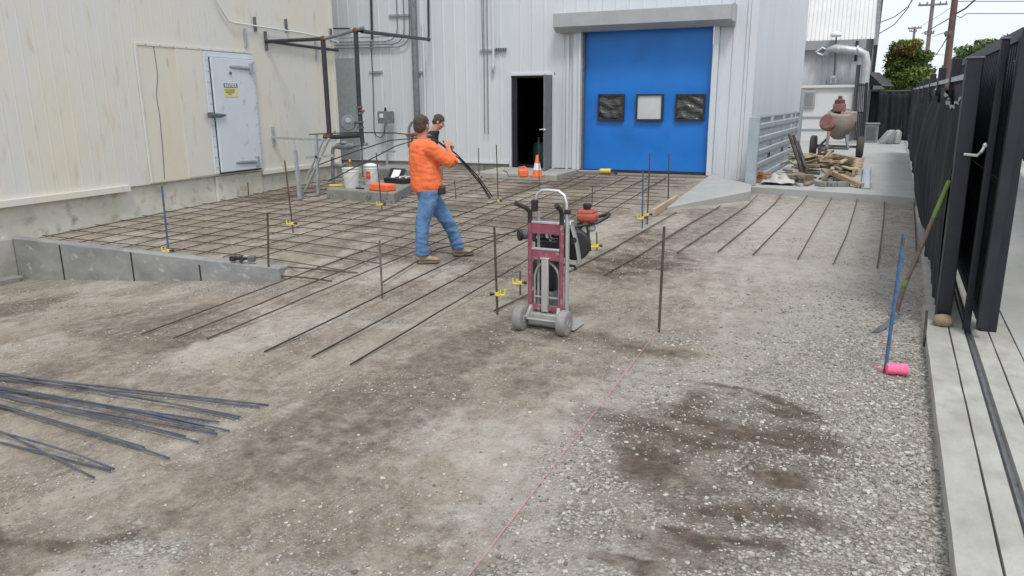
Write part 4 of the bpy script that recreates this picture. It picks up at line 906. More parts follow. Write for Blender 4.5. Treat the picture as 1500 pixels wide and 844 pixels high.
# ------------------------------------------------------------------ shovel, spool, rock
b0 = GT(1285, 488); b1 = GT(1318, 462); top = AY(1391, 264, b1[1]-.02); bt = GT(1322, 448, .06)
sh = thing('shovel', b1, 'square shovel with green shaft leaning on the black gate post', 'shovel')
pp1 = AY(1314, 455, 7.45); pgrn = AY(1325, 418, 7.42); ptop = AY(1391, 265, 7.28)
mid = AY(1345, 372, 7.38); gmid = AY(1368, 318, 7.33)
obj('shaft', MB().tube([pp1, pgrn, mid, gmid], .019, 10), M['shaft'], sh)
obj('grip', MB().tube([gmid, ptop], .021, 10), M['green'], sh); obj('collar', MB().tube([pgrn+(mid-pgrn)*.0, pgrn+(mid-pgrn)*.18], .023, 10), M['green'], sh)
u = (mid-pp1)/np.linalg.norm(mid-pp1)
q0 = GT(1286, 487, .01); q1 = AY(1321, 461, 7.35)
obj('socket', MB().tube([pgrn, pp1, pp1*.5+q1*.5+[-.0, 0, -.01], q1], [.021, .021, .014, .012], 8), M['shaft'], sh)
bl = q0-q1; sidev = np.array((.55, .83, 0)); sidev = sidev/np.linalg.norm(sidev)*.125
def blade(u_, v_): c = q1+bl*v_; return tuple(c+sidev*(u_*2-1)*(.9+.1*v_)+np.array((0, 0, .025*(2*u_-1)**2)))
bm_ = MB().sheet(blade, 10, 8); o = obj('blade', bm_, M['midgrey'], sh, fix=False); md = o.modifiers.new('s', 'SOLIDIFY'); md.thickness = .004
pz = GT(1313, 549, .0); sp = thing('string_spool', pz, 'neon pink spool of twine lying on the gravel', 'spool')
axv = np.array((math.cos(YAW-.25), math.sin(YAW-.25), 0))
obj('twine', MB().lathe([(.02, -.075), (.038, -.072), (.043, -.05), (.045, -.02), (.038, .0), (.044, .02), (.045, .05), (.040, .07), (.02, .075)], pz+[0, 0, .045], axv, 20), M['pink'], sp)
obj('loose_end', MB().tube([pz+[-.06, -.01, .05], pz+[-.09, .02, .03], pz+[-.12, .0, .04], pz+[-.10, .05, .02], pz+[-.15, .03, .03]], .006, 6), M['pink'], sp)
pr = G(1379, 475, .1)
rk = MB().ell(pr+[0, -.05, .045], (.080, .062, .058), n=16); r_ = random.Random(2)
rk.v = [tuple(np.array(v)+np.array([r_.uniform(-1, 1)*.006 for _ in range(3)])) for v in rk.v]
tag(obj('rock', rk, M['rock']), 'brown rock lying at the foot of the nearest gate post', 'rock')
# tool on the retaining wall
p = AY(358, 384, 6.64); to = thing('rebar_tie_gun', (p[0], 6.64, .16), 'black hand held power tool resting on the retaining wall', 'power tool')
r0 = np.array([math.cos(.15), math.sin(.15), 0]); c = np.array((p[0], 6.62, .16))
obj('body', MB().tube([c-r0*.11+[0, 0, .05], c-r0*.02+[0, 0, .06], c+r0*.08+[0, 0, .07]], [.018, .03, .022], 10), M['black'], to)
obj('battery', MB().box(c-r0*.13+[0, 0, .05], (.07, .07, .06), .15), M['black'], to, bv=.01)
obj('grip', MB().tube([c+r0*.02+[0, 0, .06], c+r0*.0+[0, -.05, .02]], .018, 8), M['black'], to)
obj('head', MB().box(c+r0*.12+[0, 0, .06], (.09, .06, .07), .4), M['darkgrey'], to, bv=.012)
obj('motor_cover', MB().box(c+r0*.05+[0, 0, .085], (.06, .05, .02), .15), M['galv'], to, bv=.004)
# ------------------------------------------------------------------ door step items
p = G(787, 259, .47); tc_ = thing('traffic_cone', p, 'orange traffic cone with white band on the landing', 'traffic cone')
obj('base', MB().box(p+[0, 0, .015], (.26, .26, .03)), M['orange'], tc_, bv=.006)
obj('cone', MB().lathe([(.105, .03), (.078, .15), (.0775, .15), (.05, .30), (.028, .44), (.022, .45)], p, (0, 0, 1), 18), M['orange'], tc_)
obj('reflective_band', MB().lathe([(.084, .14), (.058, .28)], p, (0, 0, 1), 18), M['cone_white'], tc_)
p = G(767, 260, .47); ch = thing('chainsaw', p, 'orange motor tool lying on the landing beside the cone', 'power tool')
obj('body', MB().box(p+[0, 0, .09], (.20, .18, .16), .4), M['orange'], ch, bv=.03)
obj('handle', MB().tube([p+[-.12, 0, .04], p+[-.10, 0, .2], p+[.02, 0, .22], p+[.08, 0, .16]], .018, 8), M['orange'], ch)
obj('cord', MB().tube([p+[-.1, -.05, .02], p+[-.3, -.1, .02], p+[-.4, .05, .1], p+[-.5, .1, .12]], .012, 6), M['darkgrey'], ch)
a = AY(848, 251, 16.3); b = AY(880, 250, 16.3); c = AY(902, 251, 16.3); a[2] = b[2] = c[2] = .41
yt = thing('nail_bar', b, 'yellow and silver power tool lying below the blue door', 'power tool')
obj('shaft', MB().tube([a+[0, -.05, .04], b+[0, -.05, .05]], .018, 8), M['galv'], yt); obj('body', MB().tube([b+[0, -.05, .06], c+[-.1, -.05, .06]], [.045, .055], 10), M['yellow'], yt); obj('grip', MB().tube([c+[-.1, -.05, .06], c+[.05, -.05, .02]], .025, 8), M['black'], yt)
a = GT(957, 312, .06); b = GT(991, 291, .06)
tag(obj('timber_board', MB().bar(a, b, .04, .12), M['wood_pale'], sm=False, bv=.003), 'pale timber board on edge at the tip of the concrete wedge', 'board')
# ------------------------------------------------------------------ steel guard
ga = G(1099, 272, SZ); gbp = np.array((ga[0]+.07*7.0, ga[1]+7.0, SZ))
print('guard', ga, gbp)
gd = thing('steel_barrier', ga, 'grey galvanised barrier panel with square openings beside the white wall', 'barrier')
gdir = (gbp-ga)/np.linalg.norm(gbp-ga); nrm3 = np.array((gdir[1], -gdir[0], 0)); GH = AY(1105, 173, ga[1])[2]-SZ
ghf = AY(1177, 164, gbp[1])[2]-SZ
def gpt(s, z, o=0): return ga+gdir*s+nrm3*o+[0, 0, z]
Lg = np.linalg.norm(gbp-ga); print('GH', GH, ghf)
rh = GH/5
mb = MB()
for k in range(5):
    z0 = k*rh; prof = [(0, z0+.03), (.018, z0+rh*.12), (.018, z0+rh*.46), (.0, z0+rh*.55)]
    n = 4; vs = [gpt(.1, z, o) for o, z in prof]+[gpt(Lg, z, o) for o, z in prof]
    mb.add(vs, [(i, i+1, n+i+1, n+i) for i in range(n-1)])
    vs = [gpt(.1, z0+.03, -.01), gpt(Lg, z0+.03, -.01), gpt(Lg, z0+rh*.55, -.01), gpt(.1, z0+rh*.55, -.01)]; mb.add(vs, [(0, 1, 2, 3)])
    if k < 5:
        z1, z2 = z0+rh*.55, z0+rh+.03
        cuts = [.1, 2.0, 2.45, 3.9, 4.3, 5.3, 5.7, 6.3, 6.6, Lg] if k % 2 == 0 else [.1, 1.9, 2.3, 4.0, 4.4, 5.4, 5.8, 6.35, 6.65, Lg]
        if k == 0: cuts = [.1, Lg]
        for i in range(0, len(cuts), 2): mb.add([gpt(cuts[i], z1), gpt(cuts[i+1], z1), gpt(cuts[i+1], z2 if k < 4 else z1+rh*.4), gpt(cuts[i], z2 if k < 4 else z1+rh*.4)], [(0, 1, 2, 3)])
        if k: mb.add([gpt(.1, z2-.04, .002), gpt(Lg, z2-.04, .002), gpt(Lg, z2, .002), gpt(.1, z2, .002)], [(0, 1, 2, 3)])
obj('panel', mb, M['guard'], gd, sm=False, fix=False)
obj('post', MB().bar(gpt(0, 0), gpt(0, GH+.02), .20, .10, up=gdir), M['guard'], gd, sm=False, bv=.008)
obj('post', MB().bar(gpt(Lg, 0), gpt(Lg, GH+.02), .12, .08), M['guard'], gd, sm=False, bv=.008)
obj('top_rail', MB().bar(gpt(.1, GH+.0), gpt(Lg, GH+.0), .07, .03), M['guard'], gd, sm=False)
gp2 = gpt(Lg+.5, 0); tag(obj('steel_post', MB().tube([gp2, gp2+[0, 0, 1.9]], .05, 8), M['galv']), 'round galvanised post behind the barrier end', 'post')
# ------------------------------------------------------------------ lumber pile on the slab
def onslab(px, py, z=0.): return G(px, py, SZ+z)
def plank(a, b, w_=.09, h=.04, mt='wood_old', lab=None, name='timber_board', grp='scrap boards in the heap'):
    o = obj(name, MB().bar(a, b, w_, h), M[mt], sm=False, bv=.003)
    return tag(o, lab or {'wood_old': 'weathered grey scrap board', 'wood_brown': 'brown scrap board', 'wood_dark': 'blackened scrap board', 'wood_pale': 'pale scrap board', 'wood': 'yellowish scrap board'}[mt]+(' low at the front of the timber heap' if a[1] < 17.2 else ' further back in the timber heap'), 'board', grp)
r_ = random.Random(9)
for k in range(9):     # stack at left
    lay = k//3; base_ = onslab(1120+6*(k % 3)+r_.uniform(0, 12), 246-(k % 3)*4); z = .03+.06*lay+.22
    plank(base_+[-.2, 0, z], base_+[.22+r_.uniform(-.1, .1), .1+r_.uniform(-.15, .15), z+.02], .09, .045, r_.choice(['wood_pale', 'wood_old', 'wood']), 'sawn board stacked at the left of the timber heap, '+['bottom layer', 'middle layer', 'top layer'][lay], grp='sawn boards stacked at the left of the heap')
for k in range(34):
    c = onslab(r_.uniform(1122, 1240), r_.uniform(250, 273)); z = r_.uniform(.03, .24); a = r_.uniform(-1.4, 1.4); l = r_.uniform(.12, .32)
    dv = np.array((math.cos(a), math.sin(a), r_.uniform(-.12, .12)))*l
    plank(c-dv+[0, .1, z], c+dv+[0, .1, z], r_.uniform(.06, .12), r_.uniform(.03, .05), r_.choice(['wood_old', 'wood_old', 'wood_dark', 'wood_dark', 'wood_pale']))
for k in range(26):
    c = onslab(r_.uniform(1130, 1230), r_.uniform(238, 256)); z = r_.uniform(.05, .34); a = r_.uniform(-1.2, 1.4); l = r_.uniform(.14, .32)
    dv = np.array((math.cos(a), math.sin(a), r_.uniform(-.3, .3)))*l
    plank(c-dv+[0, .1, z], c+dv+[0, .1, z], r_.uniform(.06, .1), r_.uniform(.03, .05), r_.choice(['wood_old', 'wood_dark', 'wood_pale', 'wood']))
for k, (x0, y0, x1, y1) in enumerate(((1156, 197, 1176, 256), (1162, 198, 1182, 258), (1168, 207, 1180, 245), (1170, 240, 1176, 272))):
    Yp = onslab(1176, 262)[1]; plank(AY(x1, y1, Yp), AY(x0, y0, Yp+.5), .055, .035, 'wood_dark', 'dark board standing upright out of the timber heap, '+['tallest and leftmost', 'tall one beside the leftmost', 'shorter one in the middle', 'short one at the bottom right'][k], grp='dark boards standing in the heap')
plank(onslab(1218, 246)+[0, 0, .20], onslab(1262, 272)+[0, 0, .03], .10, .09, 'wood_pale', 'thick pale beam leaning down at the right of the heap', grp=None) if False else tag(obj('timber_beam', MB().bar(onslab(1217, 252, .22), onslab(1262, 272, .05), .11, .09), M['wood'], sm=False, bv=.004), 'thick timber beam sloping down at the right of the heap', 'beam')
tag(obj('timber_beam', MB().bar(onslab(1206, 262, .18), onslab(1220, 246, .42), .06, .05), M['wood_pale'], sm=False, bv=.004), 'thin pale stick poking up from the middle of the heap', 'stick')
a, b = onslab(1170, 226), onslab(1215, 230); pw = MB(); pw.prism([tuple(onslab(1176, 243)[:2]), tuple(onslab(1215, 243)[:2]), tuple(onslab(1217, 231)[:2]), tuple(onslab(1176, 229)[:2])], SZ+.02, SZ+.09)
tag(obj('plywood_sheet', pw, M['wood'], sm=False), 'yellowish plywood sheet lying behind the timber heap', 'plywood')
pl = thing('slatted_panel', onslab(1235, 250), 'slatted timber panel lying right behind the heap', 'pallet')
c0, c1, c2, c3 = onslab(1212, 246), onslab(1252, 258), onslab(1258, 240), onslab(1214, 231)
for k in range(8):
    t = (k+.5)/8; a = c0+(c3-c0)*t; b = c1+(c2-c1)*t; obj('slat', MB().bar(a+[0, 0, .13], b+[0, 0, .13], .27, .03), M['wood' if k % 2 else 'wood_pale'], pl, sm=False)
obj('bearer', MB().bar(c0+[0.03, 0, .06], c3+[0.03, 0, .06], .06, .10), M['wood_old'], pl, sm=False); obj('bearer', MB().bar(c1+[-.03, 0, .06], c2+[-.03, 0, .06], .06, .10), M['wood'], pl, sm=False)
for k in range(7):
    c = onslab(1109+(k % 3)*7, 268-(k % 2)*3)+[0, .05, .04+.075*(k//3)]
    tag(obj('brick', MB().box(c, (.20, .10, .065), r_.uniform(-.3, .3)), M['brick'], sm=False, bv=.005), 'red brick in the small stack at the left of the heap, '+('bottom layer' if k < 3 else 'middle layer' if k < 6 else 'single one on top'), 'brick', 'red bricks beside the heap')
for k in range(5):
    c = onslab(1160+k*6, 268-(k % 2)*2)+[0, .1, .05]
    tag(obj('wood_block', MB().box(c+[0, 0, .04], (.16, .12, .14), r_.uniform(-.3, .3)), M['wood_old'], sm=False, bv=.005), 'short sawn timber block at the front of the heap, '+ORD[k]+' of five' if k < 4 else 'short sawn timber block at the front of the heap, rightmost of five', 'wood block', 'timber blocks at the front of the heap')
for k in range(5):
    c = onslab(1205+k*7, 273-(k % 2)*4)+[0, 0, .03]
    tag(obj('concrete_chunk', MB().prism([(c[0]+.13*math.cos(a)*r_.uniform(.7, 1.2), c[1]+.13*math.sin(a)*r_.uniform(.7, 1.2)) for a in np.linspace(0, 5.3, 6)], SZ+.004, SZ+.09), M['conc_dark'], sm=False, bv=.008), 'flat broken slab piece lying in front of the heap, '+(ORD[k] if k < 4 else 'rightmost')+' of five', 'rubble', 'flat broken pieces in front of the heap')
pc0 = onslab(1140, 270)
def shf(u, v):
    x = (u-.5)*.62; y = (v-.5)*.5; r2 = x*x/.09+y*y/.06
    return (pc0[0]+x+.05*y, pc0[1]+y, SZ+.03+.17*math.exp(-r2*1.5)*(1+.25*math.sin(17*u+5*v))+.02*math.sin(20*v+8*u))
o = tag(obj('plastic_sheet', MB().sheet(shf, 24, 20), M['plastic_sheet'], fix=False), 'crumpled pale plastic sheet at the front left of the heap', 'plastic sheet')
o.modifiers.new('s', 'SOLIDIFY').thickness = .004
a, b = onslab(1269, 277), onslab(1271, 249); chn = MB(); chn.bar(a+[0, 0, .015], b+[0, 0, .015], .17, .012); chn.bar(a+[-.08, 0, .06], b+[-.08, 0, .06], .012, .10); chn.bar(a+[.08, 0, .06], b+[.08, 0, .06], .012, .10)
tag(obj('steel_channel', chn, M['galv'], sm=False), 'galvanised steel channel lying on the slab right of the heap', 'steel channel')
# ------------------------------------------------------------------ mortar mixer
mw0, mw1 = onslab(1190, 228), onslab(1258, 231); mc = (mw0+mw1)/2; mrz = math.atan2(mw1[1]-mw0[1], mw1[0]-mw0[0]); tw = np.linalg.norm(mw1-mw0)
Q = local(mc, mrz); mi = thing('cement_mixer', mc, 'towable cement mixer with dirty drum and red motor cover', 'cement mixer')
ax = Q(1, .35, 0)-Q(0, 0, 0)
for s in (-1, 1):
    c = Q(s*tw/2, 0, .30); t = obj('wheel', MB().lathe([(.12, -.09), (.22, -.10), (.28, -.085), (.30, -.05), (.30, .05), (.28, .085), (.22, .10), (.12, .09)], c, ax, 22), M['tyre_dark'], mi)
    obj('rim', MB().lathe([(.0, -.05), (.12, -.05), (.14, -.08), (.14, .08), (.12, .05), (0, .05)], c, ax, 14), M['dustsilver'], t)
obj('axle', MB().bar(Q(-tw/2, 0, .30), Q(tw/2, 0, .30), .07), M['darkgrey'], mi, sm=False)
obj('frame', MB().bar(Q(-.42, -.3, .25), Q(.45, -.3, .25), .05).bar(Q(-.42, -.3, .25), Q(-.25, 0, .55), .05).bar(Q(.45, -.3, .25), Q(.22, 0, .75), .06).bar(Q(-.1, 0, .3), Q(-.05, -.9, .22), .07), M['darkgrey'], mi, sm=False)
obj('tow_jack', MB().tube([Q(-.08, -.55, .0), Q(-.06, -.5, .75)], .045, 8), M['mixdrum'], mi)
obj('tow_hitch', MB().bar(Q(-.12, -.9, .10), Q(-.12, -.9, .3), .10), M['rust'], mi, sm=False)
dx_ = (Q(.12, -.25, 1)-Q(0, 0, 0)); dx_ /= np.linalg.norm(dx_)
obj('drum', MB().lathe([(.0, -.40), (.16, -.40), (.26, -.30), (.38, -.05), (.40, .08), (.40, .22), (.36, .36), (.30, .40), (.28, .36), (.0, .30)], Q(.04, 0, .92), dx_, 24), M['mixdrum'], mi)
obj('motor_cover', MB().lathe([(.0, -.10), (.20, -.10), (.24, -.04), (.25, .10), (.20, .16), (0, .16)], Q(-.15, -.30, .98), Q(-.2, -1, .25)-Q(0, 0, 0), 20), M['mixred'], mi)
obj('motor', MB().box(Q(.0, -.05, 1.40), (.30, .28, .24), mrz), M['mixred'], mi, bv=.04)
obj('motor_top', MB().lathe([(.14, 0), (.14, .10), (.06, .14), (.05, .22)], Q(.0, -.05, 1.51), (0, 0, 1), 14), M['rust'], mi)
obj('hopper', MB().box(Q(.27, .0, 1.14), (.34, .4, .30), mrz), M['mixdrum'], mi, bv=.03)
# ------------------------------------------------------------------ far building
FY = 33.0
fb = thing('far_white_building', (-1, 36, .3), 'white rendered building with silver duct at the end of the yard', 'building')
zt = 3.45
x1b = .70; xl = -5.0
mb = MB(); mb.bb(xl, x1b, FY, FY+3.0, .2, zt-.9); obj('wall', mb, M['whitewall'], fb, sm=False)
mb = MB(); mb.ribs((xl, FY+.25), (x1b+.05, FY+.25), zt-.9, zt+.45, .22, .02, .05); mb.bb(xl, x1b+.05, FY+.35, FY+3, zt-.9, zt+.40); obj('upper_wall', mb, M['annex_grey'], fb, sm=False)
obj('ledge', MB().bb(xl, x1b+.12, FY-.12, FY+.3, zt-1.0, zt-.90), M['whitewall'], fb, sm=False)
obj('eave', MB().bb(xl, x1b+.15, FY-.05, FY+.3, zt+.45, zt+.80), M['housing_under'], fb, sm=False)
mb = MB(); 
n = 40
for i in range(n):
    xa = xl+(1.15-xl)*i/n; xb = xl+(1.15-xl)*(i+.85)/n
    mb.add([(xa, FY, zt+.80), (xb, FY, zt+.80), (xb, FY+2.4, zt+4.6), (xa, FY+2.4, zt+4.6)], [(0, 1, 2, 3)])
    mb.add([(xb, FY, zt+.80), (xl+(1.15-xl)*(i+1)/n, FY-.0, zt+.86), (xl+(1.15-xl)*(i+1)/n, FY+2.4, zt+4.66), (xb, FY+2.4, zt+4.6)], [(0, 1, 2, 3)])
obj('roof', mb, M['whitewall'], fb, sm=False, fix=False)
obj('tower_wall', MB().bb(xl, 1.15, FY+2.45, FY+9, .2, 9), M['whitewall'], fb, sm=False)
obj('roof_edge', MB().bar((1.2, FY-.05, zt+.5), (1.2, FY+2.45, zt+4.7), .14, .25), M['darkgrey'], fb, sm=False)
def f_(px, py, Y=FY-.1): return AY(px, py, Y)
obj('duct', MB().tube([f_(1212, 80, FY-.1), f_(1216, 73, FY-.3), f_(1224, 71, FY-.4), f_(1245, 74, FY-.4), f_(1258, 75, FY-.4), f_(1267, 80, FY-.4), f_(1269, 92, FY-.4), f_(1266, 130, FY-.4), f_(1262, 165, FY-.4)], [.12, .13, .16, .16, .15, .16, .16, .15, .15], 14), M['steel_duct'], fb)
for x in (1228, 1240, 1256): a = f_(x, 73, FY-.4); obj('duct_band', MB().lathe([(.17, -.03), (.17, .03)], a, (1, 0, 0), 16), M['galv'], fb)
obj('duct', MB().tube([f_(1195, 77), f_(1205, 70), f_(1212, 74), f_(1205, 81), f_(1197, 78)], .05, 8), M['galv'], fb)
a = f_(1225, 50, FY-.35); obj('lamp', MB().lathe([(.04, .12), (.2, .03), (.22, -.04), (.18, -.1)], a, (0, 0, 1), 12), M['signwhite'], fb)
obj('lamp_pipe', MB().tube([f_(1225, 55, FY-.3), f_(1222, 110, FY-.1)], .03, 6), M['darkgrey'], fb)
for x in (1217, 1224): obj('ladder_rail', MB().tube([f_(x+2, 88), f_(x, 122)], .035, 6), M['galv'], fb)
for y in (95, 104, 113): obj('ladder_rung', MB().tube([f_(1218, y), f_(1225, y)], .025, 6), M['galv'], fb)
a, b = f_(1177, 133, FY-.05), f_(1193, 158, FY-.05); fw = obj('window', MB().bb(a[0], b[0], FY-.10, FY-.01, b[2], a[2]), M['galv'], fb, sm=False, bv=.02)
obj('pane', MB().bb(a[0]+.08, b[0]-.08, FY-.12, FY-.101, b[2]+.08, a[2]-.08), M['boxgrey'], fw, sm=False)
mb = MB(); mb.bb(xl, .2, FY-.04, FY-.008, 1.28, 1.33); mb.bb(xl, x1b-.1, FY-.04, FY-.008, .80, .84); obj('wall_band', mb, M['galv'], fb, sm=False)
obj('corner_pipe', MB().tube([f_(1258, 95), f_(1247, 205)], .08, 8), M['darkgrey'], fb)
obj('downpipe', MB().tube([f_(1256, 60), f_(1253, 90)], .05, 8), M['black'], fb)
# dark side building / shed behind the iron gate
db = thing('dark_building', (2.2, 40, .3), 'dark clad building edge behind the white building', 'building')
e = AY(1284, 0, 37); obj('wall', MB().bb(1.16, e[0]+.1, 34.9, 40, .3, 9), M['boxgrey'], db, sm=False); obj('edge', MB().bar((e[0]+.15, 34.9, 9.2), (e[0]+.10, 34.9, 2.4), .10), M['black'], db, sm=False)
aw = MB(); a, b = AY(1271, 105, 33.5), AY(1291, 124, 32.6); aw.add([a, AY(1270, 125, 33.5), AY(1292, 126, 32.6), b, a+[.5, 1.5, 0], AY(1270, 125, 33.5)+[.5, 1.5, 0], AY(1292, 126, 32.6)+[.5, 1.5, 0], b+[.5, 1.5, 0]], [(0, 1, 2, 3), (7, 6, 5, 4), (0, 3, 7, 4), (1, 5, 6, 2), (0, 4, 5, 1), (3, 2, 6, 7)])
tag(obj('awning', aw, M['black'], sm=False), 'small black awning at the corner of the white building', 'awning')
# iron gate beside far building
ig = thing('iron_gate', AY(1262, 205, 31.5), 'narrow black iron bar gate beside the white building corner', 'gate')
for k in range(5): obj('bar', MB().bar(AY(1257+k*2.6, 122, 31.5), AY(1252+k*2.6, 206, 31.5), .04), M['black'], ig, sm=False)
for y in (125, 165, 203): obj('rail', MB().bar(AY(1256-(y-125)*.05, y, 31.5), AY(1269-(y-125)*.05, y, 31.5), .05), M['black'], ig, sm=False)
obj('post', MB().bar(AY(1270, 121, 31.4), AY(1264, 208, 31.4), .09), M['black'], ig, sm=False)
# AC box, cylinders
p = onslab(1275, 209); a = p[1]; X0, X1 = AY(1264, 209, a)[0], AY(1285, 209, a)[0]; zt_ = AY(1275, 182, a)[2]
ub = thing('utility_box', p, 'grey louvred utility box at the far end of the slab', 'utility box')
obj('case', MB().bb(X0, X1, a, a+.6, SZ, zt_), M['boxgrey'], ub, sm=False, bv=.02); obj('lid', MB().bb(X0-.03, X1+.03, a-.03, a+.63, zt_, zt_+.04), M['dustsilver'], ub, sm=False)
obj('louvre', MB().bb(X0+.08, X1-.08, a-.012, a-.002, SZ+.1, zt_-.1), M['darkgrey'], ub, sm=False)
for i, (px, lean, lab) in enumerate(((1294, .22, 'leaning pale grey bag against the black screen, left of three'), (1303, .08, 'pale grey bag standing between two others'), (1313, 0, 'pale green-grey cylinder standing right of the bags'))):
    p = onslab(px, 211); q = p+[lean, .3*lean, .42]
    tag(obj('gas_cylinder' if i == 2 else 'cement_bag', MB().tube([p+[-lean*.4, 0, .0], p+[-lean*.3, 0, .03], q+[0, 0, 0], q+[0, 0, .05], q+[0, 0, .1]], [.10, .14, .14, .10, .04] if i == 2 else [(.10, .12), (.13, .16), (.13, .16), (.10, .13), (.05, .07)], 12), M['boxgrey' if i == 1 else 'dustsilver']), lab, 'cylinder' if i == 2 else 'bag')
# far cross screen
fs = thing('screen_fence', G(1305, 205, .3), 'black fabric screen closing the far end of the yard', 'fence')
a, b = AY(1268, 205, 35), AY(1345, 205, 35)
def scf(u, v): return (a[0]+(b[0]-a[0])*u, 35+.05*math.sin(u*22)+.03*math.sin(u*51+v*3), .3+v*(2.0+.05*math.sin(u*9)))
o = obj('screen', MB().sheet(scf, 50, 8), M['fabric'], fs, fix=False); o.modifiers.new('s', 'SOLIDIFY').thickness = .01
obj('top_rail', MB().bar((a[0], 35.03, 2.32), (b[0], 35.03, 2.32), .05), M['darkgrey'], fs, sm=False)
for t in (0, .33, .66, 1): obj('post', MB().bar((a[0]+(b[0]-a[0])*t, 35.08, .3), (a[0]+(b[0]-a[0])*t, 35.08, 2.4), .08), M['black'], fs, sm=False)
# ------------------------------------------------------------------ right-hand fence and gate
def kp(o_, y, z): return np.array((XK(y)+o_, y, HK(y)+z))
def gpost(bpx, wpx_top, Y, wd, dep, ztop, lab, cap=True):
    p = AY(bpx[0], bpx[1], Y); q = AY(*wpx_top, Y); p[2] = HK(Y)
    o = thing('gate_post', p, lab, 'gate post', 'black gate posts')
    mb = MB().bar(p-[0, 0, .1], np.array((p[0]+(q[0]-p[0])*1., Y, ztop)), wd, dep, up=(0, 1, 0)); obj('post', mb, M['blackpaint'], o, sm=False, bv=.008)
    if cap: obj('cap', MB().box((p[0]+(q[0]-p[0]), Y, ztop+.006), (wd+.015, dep+.015, .014)), M['darkgrey'], o, sm=False, bv=.004)
    return o, p
gpost((1380, 472), (1428, 86), 7.2, .115, .115, 2.31, 'thick black square gate post with a rock at its foot')
gpost((1415, 482), (1473, 60), 7.0, .055, .05, 2.44, 'thin tall black post standing in the gate track groove')
gpost((1445, 486), (1502, 92), 7.05, .125, .12, 2.27, 'thick black square post right of the track groove')
# latch
gl = thing('gate_latch', kp(.2, 7.1, .8), 'silver gate latch rod between the two thick posts', 'latch')
obj('rod', MB().tube([AY(1413, 226, 7.08), AY(1432, 228, 7.0), AY(1438, 222, 6.95), AY(1444, 212, 6.95)], .012, 8), M['alu'], gl)
obj('tip', MB().ell(AY(1443, 213, 6.95), (.018, .018, .022), n=8), M['alu'], gl)
# sliding gate panel with pickets and fabric (behind the posts)
sg_ = thing('sliding_gate', kp(.32, 10, .05), 'black sliding gate of vertical pickets covered in dark fabric', 'gate')
gy0, gy1 = 6.75, 12.4; go_ = .33
def gp_(y, z): return np.array((1.26+(y-7)*KS*.85, y, z))
pk = MB(); n = 44
for k in range(n+1):
    y = gy0+(gy1-gy0)*k/n; pk.bar(gp_(y, .22+.02*(y-7)), gp_(y, 2.42), .026)
obj('pickets', pk, M['blackpaint'], sg_, sm=False)
mb = MB().bar(gp_(gy0, 2.46), gp_(gy1, 2.46), .07, .09).bar(gp_(gy0, .26), gp_(gy1, .36), .06, .07).bar(gp_(gy0, 1.35), gp_(gy1, 1.35), .04, .05).bar(gp_(gy0, .2), gp_(gy0, 2.5), .07)
obj('frame', mb, M['blackpaint'], sg_, sm=False)
def gf_(u, v):
    y = gy0+.1+(gy1-gy0-.1)*u; p = gp_(y, .35+v*(2.02-.03*abs(math.sin(u*14)))); p[0] += .05+.008*math.sin(y*30)+.015*math.sin(y*5+v*3); return tuple(p)
obj('fabric', MB().sheet(gf_, 160, 10), M['fabric'], sg_, fix=False)
# fixed fence with windscreen, posts every few metres
ff = thing('windscreen_fence', kp(.1, 15, 0), 'long black fence with sagging fabric windscreen along the slab', 'fence')
fy0, fy1 = 7.35, 34.5; fo = .13
def fx(y): return XK(y)+fo
for k, y in enumerate((10.2, 13.2, 16.5, 20.0, 24.0, 28.5, 34)):
    obj('post', MB().bar((fx(y), y, HK(y)-.1), (fx(y)+.02, y, 2.45+.0*k), .10, .10, up=(0, 1, 0)), M['blackpaint'], ff, sm=False, bv=.006)
obj('top_rail', MB().bar((fx(fy0), fy0, 2.19), (fx(fy1), fy1, 2.36), .035, .05), M['galv'], ff, sm=False)
obj('lower_rail', MB().bar((fx(fy0), fy0, .42), (fx(fy1), fy1, .62), .035, .04), M['blackpaint'], ff, sm=False)
pk = MB()
for k in range(120):
    y = fy0+(16.5-fy0)*k/119; pk.bar((fx(y)+.03, y, HK(y)+.05), (fx(y)+.03, y, 2.15), .018)
obj('pickets', pk, M['blackpaint'], ff, sm=False)
def sag(y):
    ph = (y-7.35)/2.9; return .16*abs(math.sin(math.pi*ph))**.8+.05*abs(math.sin(math.pi*ph*3))
def ws(u, v):
    y = fy0+(26-fy0)*u; zt2 = 2.13-sag(y); zb = HK(y)+.10+.04*math.sin(y*3.); z = zb+(zt2-zb)*v
    bill = -.02-.05*math.sin(math.pi*v)*(.5+.5*math.sin(y*1.7+1))-.018*math.sin(y*13+2*v)-.012*math.sin(y*29-3*v)-.16*math.exp(-((y-12.6)/1.3)**2)*math.sin(math.pi*v)
    return (fx(y)+bill-.01, y, z)
o = obj('fabric', MB().sheet(ws, 320, 14), M['fabric'], ff, fix=False)
def fr_(u, v):
    y = fy0+.1+(10.1-fy0)*u; p = ws((y-fy0)/(26-fy0), 1.); return (p[0]-.012, y, p[2]-.035*v*(1+.5*math.sin(y*40)))
obj('frayed_edge', MB().sheet(fr_, 60, 1), M['fringe'], ff, fix=False)
# fence across the driveway to the right
rf = thing('screen_fence', (3.6, 20, .3), 'dark screened fence standing across the driveway at the right edge', 'fence')
def rff(u, v): y = 7.0+28*u; return (3.0+.085*(y-7)+.03*math.sin(y*6), y, HK(y)+.25+v*2.2)
obj('fabric', MB().sheet(rff, 120, 6), M['fabric'], rf, fix=False)
for y in (8, 11, 14, 18, 23, 29): obj('post', MB().bar((3.06+.085*(y-7), y, HK(y)-.1), (3.06+.085*(y-7), y, 2.6), .08), M['blackpaint'], rf, sm=False)
